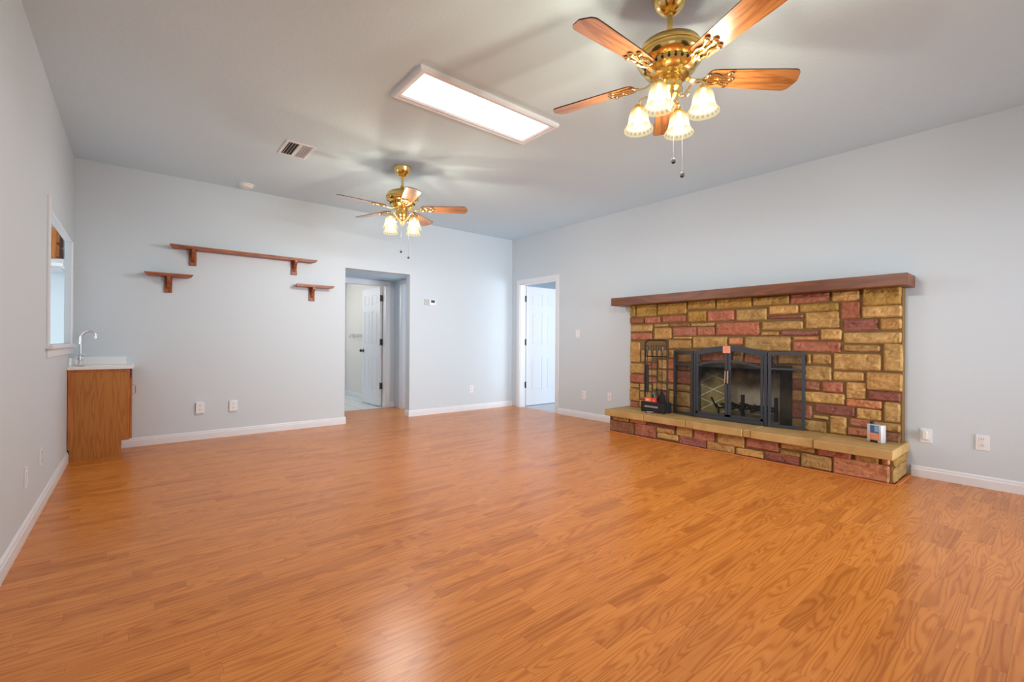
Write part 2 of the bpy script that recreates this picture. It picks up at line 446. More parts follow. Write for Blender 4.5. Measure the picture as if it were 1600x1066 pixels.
# pass-through to the kitchen, in the left wall
bm = B()
box(bm, 0, 0.013, -1.70, -1.62, 1.065, 2.095, 0.003)
box(bm, 0, 0.013, -0.19, -0.115, 1.065, 2.02, 0.003)
box(bm, 0, 0.006, -1.62, -0.19, 2.02, 2.03, 0.001)
struct('trim_1', bm, M_TRIM)
bm = B(); box(bm, -TL-0.03, 0.040, -1.735, -0.10, 1.035, 1.065, 0.006); box(bm, 0, 0.012, -1.70, -0.12, 0.975, 1.036, 0.003)
struct('trim_2', bm, M_TRIM)
# doorway in the right wall: casing and jamb
bm = B()
cz = DRZ+0.067
for ya, yb in ((DRY0-0.067, DRY0), (DRY1, DRY1+0.067)): box(bm, W-0.016, W, ya, yb, 0, DRZ, 0.004)
box(bm, W-0.016, W, DRY0-0.067, DRY1+0.067, DRZ, cz, 0.004)
for ya, yb in ((DRY0-0.008, DRY0+0.012), (DRY1-0.012, DRY1+0.008)): box(bm, W-0.001, W+T_+0.001, ya, yb, 0, DRZ)
box(bm, W-0.001, W+T_+0.001, DRY0, DRY1, DRZ-0.014, DRZ+0.004)
box(bm, W+0.05, W+0.085, DRY0+0.010, DRY0+0.022, 0, DRZ); 
struct('trim_3', bm, M_TRIM)

def door_leaf(wd, ht, th=0.035):
    """six-panel leaf in its own space: x 0..wd, y -th/2..th/2, z 0..ht"""
    bm = B(); c = th/2-0.006
    box(bm, 0.002, wd-0.002, -c, c, 0.002, ht-0.002)
    st, mul = 0.115*wd/0.80, 0.105*wd/0.80
    rows = [(0.0, 0.245), (0.835, 1.035), (1.605, 1.715), (ht-0.125, ht)]
    h = th/2
    for a, b_ in rows: box(bm, st, wd-st, -h, h, a, b_)
    box(bm, 0, st, -h, h, 0, ht); box(bm, wd-st, wd, -h, h, 0, ht)
    for (a, b_), (a2, b2) in zip(rows[:-1], rows[1:]):
        box(bm, wd/2-mul/2, wd/2+mul/2, -h, h, b_, a2)
        for xa, xb in ((st, wd/2-mul/2), (wd/2+mul/2, wd-st)):
            box(bm, xa+0.028, xb-0.028, -h+0.001, h-0.001, b_+0.028, a2-0.028, 0.004)
    return bm
def hinge(parent, x, y, z, dx, dy):
    bm = B(); lathe(bm, [(0.0075, -0.055), (0.0075, 0.055)], 10, (x, y, z))
    box(bm, min(x, x+dx), max(x, x+dx), min(y, y+dy), max(y, y+dy), z-0.05, z+0.05, 0.001)
    return obj('hinge', bm, M_HINGE, parent)
KNOB = [(0.0, 0.068), (0.018, 0.066), (0.027, 0.055), (0.028, 0.043), (0.020, 0.034), (0.011, 0.028), (0.011, 0.010), (0.030, 0.007), (0.033, 0.0)]
# bedroom door, standing open at a right angle to the wall
d1 = struct('door_1', door_leaf(0.855, 2.055), M_DOOR)
d1.location = (W+T_+0.020, -0.207, 0.012)
for hz in (0.36, 1.09, 1.835): hinge(d1, -0.012, -0.024, hz, -0.026, 0.020)
bm = B(); lathe(bm, KNOB, 20); bmesh.ops.rotate(bm, verts=bm.verts[:], matrix=Matrix.Rotation(PI/2, 3, 'X'))
obj('door_knob', bm, M_STEEL, d1, True, (0.79, -0.017, 0.95))
# bedroom
struct('floor_bedroom', box(B(), W+T_*.5, 9.2, -3.2, 2.2, -0.1, 0), M_CARPET)
struct('wall_bedroom_back', box(B(), W+T_, 9.2, 1.7, 1.82, 0, 2.6), M_WALL)
struct('wall_bedroom_front', wall_y(B(), -3.2, -3.08, W+T_, 8.72, 0, 2.6, [(6.5, 8.1, 0.7, 2.2)]), M_WALL)
struct('wall_bedroom_side', box(B(), 8.6, 8.72, -3.08, 1.7, 0, 2.6), M_WALL)
struct('wall_bedroom_near', box(B(), W+T_, W+T_+0.02, -0.13, 1.7, 0, 2.6), M_WALL)
struct('ceiling_bedroom', box(B(), W+T_, 8.72, -3.2, 1.82, 2.6, 2.7), M_CEIL2)
base_x('baseboard_bedroom', 1.7, -1, W+T_+0.02, 8.6)

# hall, bathroom, office behind the back wall
HY = 1.10
struct('wall_hall_left', box(B(), 2.39, 2.51, T_, HY, 0, 2.5), M_WALL)
struct('wall_hall_right', wall_x(B(), 3.84, 3.96, T_, HY+0.0, 0, 2.5, [(0.13, 0.80, 0, 2.04)]), M_WALL)
struct('wall_hall_end', wall_y(B(), HY, HY+T_, 2.2, 3.84, 0, 2.5, [(2.93, 3.70, 0, 2.04)]), M_WALL)
struct('ceiling_hall', box(B(), 2.39, 3.96, T_, HY, 2.12, 2.22), M_CEIL)
bm = B()
for xa, xb in ((2.865, 2.93), (3.70, 3.765)): box(bm, xa, xb, HY-0.016, HY, 0, 2.04, 0.004)
box(bm, 2.865, 3.765, HY-0.016, HY, 2.04, 2.105, 0.004)
for xa, xb in ((2.922, 2.942), (3.690, 3.708)): box(bm, xa, xb, HY-0.001, HY+T_+0.001, 0, 2.04)
box(bm, 2.93, 3.70, HY-0.001, HY+T_+0.001, 2.028, 2.045)
struct('trim_4', bm, M_TRIM)
bm = B()
box(bm, 3.824, 3.84, 0.80, 0.865, 0, 2.04, 0.004); box(bm, 3.824, 3.84, 0.122, 0.865, 2.04, 2.105, 0.004)
box(bm, 3.839, 3.961, 0.788, 0.808, 0, 2.04)
struct('trim_5', bm, M_TRIM)
bm = B(); box(bm, 3.925, 3.95, 0.783, 0.789, 0.93, 1.01, 0.001)
tag(obj('strike_plate', bm, M_HINGE), 'small dark metal strike plate on the white jamb beside the bathroom door', 'strike plate')
base_x('baseboard_hall', HY, -1, 3.765, 3.84)
d2 = struct('door_2', door_leaf(0.745, 2.015), M_DOOR)
d2.location = (3.668, HY+T_+0.016, 0.012); d2.rotation_euler = (0, 0, PI/2+0.02)
for hz in (0.34, 1.08, 1.82): hinge(d2, -0.010, 0.016, hz, -0.014, -0.040)
for sg in (1, -1):
    bm = B(); lathe(bm, KNOB, 20); bmesh.ops.rotate(bm, verts=bm.verts[:], matrix=Matrix.Rotation(-sg*PI/2, 3, 'X'))
    obj('door_knob', bm, M_HINGE, d2, True, (0.685, sg*0.0175, 0.925))
struct('floor_bathroom', box(B(), 2.2, 3.9, HY, 3.5, -0.1, -0.001), M_TILE)
struct('wall_bathroom_right', box(B(), 3.84, 3.96, HY, 3.5, 0, 2.5), mat('cream painted wall', (0.80, 0.76, 0.71), 0.6))
struct('wall_bathroom_back', box(B(), 2.2, 3.84, 3.38, 3.5, 0, 2.5), M_WALL)
struct('wall_bathroom_left', wall_x(B(), 2.08, 2.2, HY, 3.5, 0, 2.5, []), M_WALL)
struct('ceiling_bathroom', box(B(), 2.08, 3.96, HY+T_, 3.5, 2.42, 2.5), M_CEIL2)
base_y('baseboard_bathroom', 3.84, -1, HY+T_, 3.38)
# bathroom ceiling lamp, unseen, added to brighten the room
cl = thing('ceiling_light', 'added unseen round white ceiling light that brightens the bathroom', 'ceiling light', (2.85, 2.2, 2.42))
bm = B(); lathe(bm, [(0.15, 0), (0.15, -0.02), (0.0, -0.02)], 24); obj('light_base', bm, M_PLATE, cl, True)
bm = B(); lathe(bm, [(0.13, -0.02), (0.12, -0.05), (0.07, -0.075), (0, -0.082)], 24); obj('light_dome', bm, emit('lit opal dome', (1.0, 0.93, 0.87), 13), cl, 'all')
# towel bar with two rails
tb = thing('towel_bar', 'chrome double towel bar on the wall behind the open bathroom door', 'towel bar', (3.84, 2.62, 1.23))
bm = B(); tube(bm, [(-0.05, -0.36, 0.0), (-0.05, 0.36, 0.0)], 0.008); obj('rail', bm, M_CHROME, tb, True)
bm = B(); tube(bm, [(-0.09, -0.36, -0.045), (-0.09, 0.36, -0.045)], 0.008); obj('rail', bm, M_CHROME, tb, True)
for yy in (-0.33, 0.33):
    bm = B(); box(bm, -0.012, 0, yy-0.02, yy+0.02, -0.06, 0.03, 0.003); tube(bm, [(-0.01, yy, -0.01), (-0.05, yy, 0), (-0.09, yy, -0.045)], 0.009); obj('bracket', bm, M_CHROME, tb, True)
# office with a daylit window, seen as a sliver past the hall jamb
struct('floor_office', box(B(), 3.96, 6.2, T_, 3.5, -0.1, 0), M_CARPET)
struct('wall_office_back', wall_y(B(), 3.0, 3.12, 3.96, 5.63, 0, 2.5, [(4.5, 5.5, 1.0, 2.1)]), M_WALL)
struct('ceiling_office', box(B(), 3.96, 5.63, T_, 3.12, 2.5, 2.6), M_CEIL2)
struct('wall_office_right', box(B(), 5.51, 5.63, T_, 3.0, 0, 2.5), M_WALL)

# kitchen behind the left wall
struct('floor_kitchen', box(B(), -3.2, -TL, -3.4, 1.3, -0.1, 0), M_TILE)
struct('wall_kitchen_back', box(B(), -3.2, T_, 0.90, 1.02, 0, 2.6), M_WALL)
struct('wall_kitchen_right', box(B(), 0.0, T_, T_, 0.9, 0, 2.6), M_WALL)
struct('wall_kitchen_front', box(B(), -3.2, -TL, -3.4, -3.28, 0, 2.6), M_WALL)
struct('wall_kitchen_left', wall_x(B(), -2.82, -2.7, -3.4, 1.0, 0, 2.6, [(-0.8, 0.7, 0.9, 2.2)]), M_WALL)
struct('ceiling_kitchen', box(B(), -3.2, -TL, -3.4, 1.0, 2.55, 2.65), M_CEIL2)
kc = thing('wall_cabinet', 'short honey oak wall cabinet above the range hood, seen through the pass-through', 'cabinet', (0, 0, 0))
bm = B(); box(bm, -0.95, -0.168, 0.50, 0.90, 1.945, 2.26, 0.003)
for za, zb in ((1.965, 2.085), (2.115, 2.24)): box(bm, -0.17, -0.150, 0.55, 0.88, za, zb, 0.002, 0)
obj('cabinet_body', bm, M_OAKF, kc)
bm = B()
for za, zb in ((1.975, 2.078), (2.122, 2.232)): box(bm, -0.151, -0.148, 0.58, 0.87, za, zb)
obj('end_panel', bm, M_DARKWD, kc)
kh = thing('range_hood', 'white range hood under the oak wall cabinet, seen through the pass-through', 'range hood', (0, 0, 0))
bm = B(); prism(bm, [(0.42, 1.855), (0.42, 1.885), (0.52, 1.943), (0.90, 1.943), (0.90, 1.855)], 'x', -0.93, -0.11)
obj('hood_shell', bm, M_PLATE, kh)
bm = B(); box(bm, -0.91, -0.13, 0.45, 0.88, 1.835, 1.856); obj('hood_filter', bm, M_GREYPL, kh)

# windows of the wall behind the camera and the glass door beside it
def window_frame(name, bm): return struct(name, bm, M_TRIM)
bm = B()
for xa, xb in ((3.30, 3.36), (4.22, 4.28), (5.14, 5.20)): box(bm, xa, xb, REAR-0.09, REAR-0.03, 0.0, 2.10)
for za, zb in ((0.0, 0.06), (2.04, 2.10)): box(bm, 3.36, 5.14, REAR-0.09, REAR-0.03, za, zb)
w1 = struct('window_1', bm, M_TRIM)
bm = B(); box(bm, 3.36, 4.22, REAR-0.062, REAR-0.058, 0.06, 2.04); box(bm, 4.28, 5.14, REAR-0.062, REAR-0.058, 0.06, 2.04)
obj('window_glass', bm, M_GLASS, w1)
bm = B()
for ya, yb in ((-7.70, -7.64), (-6.98, -6.92), (-6.26, -6.20)): box(bm, -0.040, -0.004, ya, yb, 0, 2.06)
for za, zb in ((0.0, 0.05), (2.0, 2.06)): box(bm, -0.040, -0.004, -7.64, -6.26, za, zb)
d3 = struct('door_3', bm, M_TRIM)
bm = B(); box(bm, -0.024, -0.020, -7.64, -6.98, 0.05, 2.0); box(bm, -0.024, -0.020, -6.92, -6.26, 0.05, 2.0)
obj('door_glass', bm, M_GLASS, d3)

# ------------------------------------------------------------------ outlets, switches, thermostat, ceiling fittings
def plate(name, label, cat, loc, face, kind, wd=0.072, ht=0.116, th=0.006, group=None):
    """face: 'back' (normal -y), 'right' (normal -x), 'left' (normal +x)"""
    rz = {'back': 0.0, 'right': -PI/2, 'left': PI/2}[face]
    t = thing(name, label, cat, loc, rz, group)
    bm = B(); box(bm, -wd/2, wd/2, -th, 0, -ht/2, ht/2, min(0.003, th*0.4))
    obj('cover_plate', bm, M_PLATE, t)
    if kind == 'duplex':
        for sz in (0.024, -0.024):
            bm = B(); lathe(bm, [(0.0165, 0), (0.0165, 0.003), (0, 0.003)], 20); bmesh.ops.rotate(bm, verts=bm.verts[:], matrix=Matrix.Rotation(PI/2, 3, 'X'))
            s = obj('socket', bm, M_PLATE, t, False, (0, -th, sz))
            bm = B()
            for sx in (-0.0065, 0.0065): box(bm, sx-0.0015, sx+0.0015, -0.0036, -0.0028, 0.000, 0.010)
            lathe(bm, [(0.0028, -0.0006), (0.0028, 0.0006)], 8, (0, -0.0032, -0.007))
            obj('slot', bm, M_SLOT, s)
        bm = B(); box(bm, -0.002, 0.002, -th-0.001, -th+0.001, -0.002, 0.002); obj('screw', bm, M_STEEL, t)
    if kind == 'rocker':
        bm = B(); box(bm, -0.017, 0.017, -th-0.004, -th, -0.034, 0.034, 0.001); obj('rocker', bm, M_PLATE, t)
    if kind == 'toggle':
        bm = B(); box(bm, -0.006, 0.006, -th-0.001, -th, -0.013, 0.013); box(bm, -0.004, 0.004, -th-0.011, -th, -0.001, 0.010, 0.001); obj('toggle', bm, M_PLATE, t)
        
        for zz in (0.030, -0.030): bm = B(); box(bm, -0.002, 0.002, -th-0.0012, -th, zz-0.002, zz+0.002); obj('screw', bm, M_GREYPL, t)
    if kind == 'jack':
        bm = B(); box(bm, -0.008, 0.008, -th-0.004, -th, -0.008, 0.008, 0.001); obj('jack', bm, M_GREYPL, t)
    return t
plate('electrical_outlet', 'thick white outlet box under the wall shelves, the one nearer the sink cabinet', 'outlet', (1.028, 0, 0.354), 'back', 'duplex', 0.078, 0.122, 0.030)
plate('electrical_outlet', 'thick white outlet box under the wall shelves, the one nearer the hall opening', 'outlet', (1.346, 0, 0.350), 'back', 'duplex', 0.080, 0.118, 0.024)
plate('electrical_outlet', 'white outlet low on the back wall between the hall opening and the room corner', 'outlet', (4.674, 0, 0.340), 'back', 'duplex')
plate('light_switch', 'white toggle light switch on the fireplace wall beside the bedroom door', 'light switch', (W, -1.537, 1.233), 'right', 'toggle')
plate('electrical_outlet', 'white outlet low on the wall directly under the light switch by the bedroom door', 'outlet', (W, -1.662, 0.338), 'right', 'duplex')
plate('wall_plate', 'white wall plate low on the wall between an outlet and the stone hearth', 'wall plate', (W, -2.133, 0.356), 'right', 'jack')
nl = plate('wall_plate', 'white wall plate with a small plug-in night light, beside the stone fireplace', 'wall plate', (W, -5.393, 0.348), 'right', 'blank')
bm = B(); box(bm, -0.022, 0.010, -0.034, -0.006, -0.030, 0.040, 0.006); obj('night_light', bm, M_CARD, nl)
plate('electrical_outlet', 'white duplex outlet low on the bare wall past the fireplace, past the night light', 'outlet', (W, -5.718, 0.346), 'right', 'duplex', 0.076, 0.118)
plate('electrical_outlet', 'white duplex outlet on the pass-through wall, nearer the cabinet of the two', 'outlet', (0, -1.925, 0.345), 'left', 'duplex')
plate('wall_plate', 'white rocker plate on the pass-through wall, farther from the sink cabinet of the two', 'wall plate', (0, -2.43, 0.330), 'left', 'rocker')
th = thing('thermostat', 'white thermostat with a dark display on the back wall beside the hall opening', 'thermostat', (3.942, 0, 1.696))
bm = B(); box(bm, -0.058, 0.058, -0.026, 0, -0.047, 0.047, 0.005); obj('housing', bm, M_PLATE, th)
bm = B(); box(bm, -0.030, 0.034, -0.028, -0.0255, -0.004, 0.034, 0.001); obj('display', bm, M_LCD, th)
bm = B(); box(bm, -0.030, 0.030, -0.018, 0, -0.045, 0.045, 0.004)
for k in range(5): box(bm, -0.020, 0.020, -0.0195, -0.0175, -0.032+k*0.014, -0.027+k*0.014)
tag(obj('wall_sensor', bm, M_GREYPL, None, False, (3.838, 0, 1.699)), 'small grey ribbed sensor box on the back wall right next to the thermostat', 'sensor')

sd = thing('smoke_detector', 'round white smoke detector on the ceiling above the shelves', 'smoke detector', (1.43, -0.22, CH))
bm = B(); lathe(bm, [(0.078, 0), (0.078, -0.012), (0.070, -0.016)], 36); obj('base', bm, M_PLATE, sd, True)
bm = B(); lathe(bm, [(0.064, -0.014), (0.064, -0.026), (0.058, -0.036), (0.030, -0.040), (0.0, -0.040)], 36); obj('cover', bm, M_PLATE, sd, True)

av = thing('air_vent', 'white louvred air vent in the ceiling over the sink side of the room', 'air vent', (1.612, -1.60, CH))
bm = B()
hx, hy = 0.125, 0.180
for xa, xb, ya, yb in ((-hx, -hx+0.026, -hy, hy), (hx-0.026, hx, -hy, hy), (-hx+0.026, hx-0.026, -hy, -hy+0.028), (-hx+0.026, hx-0.026, hy-0.028, hy), (-0.010, 0.010, -hy+0.028, hy-0.028)):
    box(bm, xa, xb, ya, yb, -0.008, 0, 0.002)
obj('frame', bm, M_PLATE, av)
bm = B(); box(bm, -hx+0.024, hx-0.024, -hy+0.026, hy-0.026, -0.0012, 0); obj('duct_opening', bm, M_SLOT, av)
for k in range(8):
    x = -0.088+(k+(1 if k > 3 else 0)*0.35)*0.0235
    a = -0.9 if k < 4 else 0.75
    bm = B(); box(bm, -0.0085, 0.0085, -hy+0.027, hy-0.027, -0.0006, 0.0006); bmesh.ops.rotate(bm, verts=bm.verts[:], matrix=Matrix.Rotation(a, 3, 'Y'))
    obj('louvre', bm, M_PLATE, av, False, (x, 0, -0.0085))

# long flat ceiling light box
lb = thing('ceiling_light', 'long rectangular lit ceiling light panel in a white moulded frame', 'ceiling light', (2.486, -3.293, CH))
bm = B(); ax, ay = 0.622, 0.222
prof = [(0, 0), (0, -0.022), (0.010, -0.032), (0.022, -0.034), (0.030, -0.028), (0.046, -0.026), (0.056, -0.016), (0.056, 0)]
c4 = [(-1, -1), (1, -1), (1, 1), (-1, 1)]
rings = [[bm.verts.new((sx*(ax-o_), sy*(ay-o_), h_)) for o_, h_ in prof] for sx, sy in c4]
for i in range(4):
    a, b_ = rings[i], rings[(i+1) % 4]
    for k in range(len(prof)-1): bm.faces.new((a[k], b_[k], b_[k+1], a[k+1]))
obj('frame', bm, M_TRIM, lb)
bm = B(); box(bm, -ax+0.05, ax-0.05, -ay+0.05, ay-0.05, -0.014, -0.001); obj('diffuser', bm, M_DIFF, lb)
# ------------------------------------------------------------------ wall shelves
def shelf(name, label, x0, x1, zt, brackets):
    d, th_, cut = 0.142, 0.030, 0.030
    t = thing(name, label, 'shelf', ((x0+x1)/2, 0, zt), 0, 'wooden wall shelves'); h = (x1-x0)/2
    bm = B()
    # board with mitred ends, stepped front edge
    prism(bm, [(-h+cut, 0), (h-cut, 0), (h, -d), (-h, -d)], 'z', -0.016, 0)
    prism(bm, [(-h+cut+.008, 0), (h-cut-.008, 0), (h-.010, -d+.012), (-h+.010, -d+.012)], 'z', -th_, -0.016)
    obj('board', bm, M_SHELF, t)
    for bx in brackets:
        x = bx-(x0+x1)/2
        bm = B(); box(bm, x-0.034, x+0.034, -0.020, 0, -0.196, -th_, 0.003)
        br = obj('bracket', bm, M_BRKT, t)
        prof = [(-0.020, -th_), (-0.122, -th_), (-0.122, -0.052), (-0.112, -0.070), (-0.092, -0.082), (-0.066, -0.095), (-0.046, -0.118), (-0.034, -0.145), (-0.020, -0.160)]
        bm = B(); prism(bm, prof, 'x', x-0.014, x+0.014)
        obj('corbel', bm, M_SHELF, br)
    return t
shelf('wall_shelf', 'long dark red wooden shelf on two brackets on the back wall', 0.742, 2.228, 2.119, (0.952, 1.988))
shelf('wall_shelf', 'short wooden shelf on one bracket under the sink cabinet end of the long shelf', 0.534, 0.946, 1.808, (0.738,))
shelf('wall_shelf', 'short wooden shelf on one bracket under the doorway end of the long shelf', 1.985, 2.440, 1.808, (2.200,))

# ------------------------------------------------------------------ sink cabinet in the corner
VY = -0.430
sc = thing('sink_cabinet', 'honey oak bar sink cabinet with a toe kick in the corner under the pass-through', 'cabinet', (0.0, 0, 0))
bm = B()
prism(bm, [(0.016, 0.0), (0.371, 0.0), (0.371, 0.150), (0.420, 0.150), (0.420, 0.828), (0.003, 0.828), (0.003, 0.110), (0.016, 0.096)], 'y', VY, VY+0.016)
obj('side_panel', bm, M_OAK, sc)
bm = B()
box(bm, 0.016, 0.366, VY+0.016, -0.016, 0.003, 0.150); box(bm, 0.018, 0.416, VY+0.016, -0.004, 0.150, 0.170)
box(bm, 0.018, 0.416, -0.020, -0.004, 0.170, 0.828); box(bm, 0.018, 0.030, VY+0.016, -0.020, 0.170, 0.828); box(bm, 0.404, 0.420, VY+0.016, -0.020, 0.170, 0.828)
obj('carcass', bm, M_OAKF, sc)
bm = B(); box(bm, 0.004, 0.040, VY-0.006, VY+0.002, 0.135, 0.828, 0.003); box(bm, 0.040, 0.420, VY-0.003, VY+0.002, 0.805, 0.828, 0.001)
box(bm, 0.418, 0.432, VY-0.002, VY+0.05, 0.152, 0.828, 0.002); obj('scribe_strip', bm, M_OAKF, sc)
bm = B(); box(bm, 0.432, 0.449, VY+0.004, -0.012, 0.158, 0.735, 0.005)
dr = obj('door', bm, M_OAKF, sc)
bm = B(); box(bm, 0.432, 0.447, VY+0.004, -0.012, 0.750, 0.820, 0.004); obj('false_drawer_front', bm, M_DARKWD, sc)
bm = B(); tube(bm, spline([(0.448, VY+0.040, 0.580), (0.472, VY+0.040, 0.588), (0.474, VY+0.040, 0.628), (0.472, VY+0.040, 0.668), (0.448, VY+0.040, 0.676)], 4), 0.0055, 8, (0, 1, 0))
obj('handle', bm, M_CHROME, dr, True)
# basin top
bm = B()
x0, x1, y0, y1 = 0.001, 0.462, VY-0.022, -0.001
bx0, bx1, by0, by1 = 0.13, 0.42, VY+0.05, -0.08
for a in ((x0, x1, y0, by0), (x0, x1, by1, y1), (x0, bx0, by0, by1), (bx1, x1, by0, by1)): box(bm, a[0], a[1], a[2], a[3], 0.0, 0.028)
bmesh.ops.remove_doubles(bm, verts=bm.verts[:], dist=1e-5)
ct = obj('sink_top', bm, M_PORC, sc, False, (0, 0, 0.8285)); ct['label'] = 'white glossy one-piece sink top'
bm = B()
rings = []
for s, z in ((0.0, 0.0275), (0.012, 0.010), (0.02, -0.05), (0.05, -0.115)):
    rings.append([bm.verts.new(q) for q in ((bx0+s, by0+s, z), (bx1-s, by0+s, z), (bx1-s, by1-s, z), (bx0+s, by1-s, z))])
for a, b_ in zip(rings[:-1], rings[1:]):
    for i in range(4): bm.faces.new((a[i], a[(i+1) % 4], b_[(i+1) % 4], b_[i]))
bm.faces.new(rings[-1]); obj('basin', bm, M_PORC, ct)
bm = B(); box(bm, 0.020, 0.40, -0.020, -0.001, 0.028, 0.105, 0.004); box(bm, 0.001, 0.020, VY+0.05, -0.001, 0.028, 0.105, 0.004)
obj('backsplash', bm, M_PORC, ct)
fa = thing('faucet', 'chrome gooseneck bar faucet with cross handles on the white sink top', 'faucet', (0.072, -0.215, 0.857))
bm = B(); box(bm, -0.028, 0.028, -0.070, 0.070, 0, 0.010, 0.004); lathe(bm, [(0.026, 0.008), (0.020, 0.02), (0.016, 0.045), (0.021, 0.055), (0.021, 0.075), (0.013, 0.085), (0.013, 0.12)], 20); obj('body', bm, M_CHROME, fa, True)
bm = B(); tube(bm, spline([(0, 0, 0.10), (0, 0, 0.22), (0.004, 0, 0.275), (0.030, 0, 0.315), (0.066, 0, 0.325), (0.096, 0, 0.305), (0.108, 0, 0.270)], 6), 0.0105, 12, (0, 1, 0)); lathe(bm, [(0.014, 0.258), (0.014, 0.278)], 14, (0.109, 0, 0)); obj('spout', bm, M_CHROME, fa, True)
for sy in (-1, 1):
    bm = B(); lathe(bm, [(0.018, 0.008), (0.014, 0.035), (0.010, 0.050), (0.012, 0.098)], 14, (0, sy*0.050, 0))
    obj('valve', bm, M_CHROME, fa, True)
    bm = B(); z = 0.104
    tube(bm, [(-0.033, sy*0.050, z), (0.033, sy*0.050, z)], 0.006); tube(bm, [(0, sy*0.050-0.030, z), (0, sy*0.050+0.030, z)], 0.006)
    ball(bm, (0, sy*0.050, z), 0.012)
    for q in ((-0.033, 0), (0.033, 0), (0, -0.030), (0, 0.030)): ball(bm, (q[0], sy*0.050+q[1], z), 0.0085, 1, 8, 6)
    obj('cross_handle', bm, M_CHROME, fa, True)

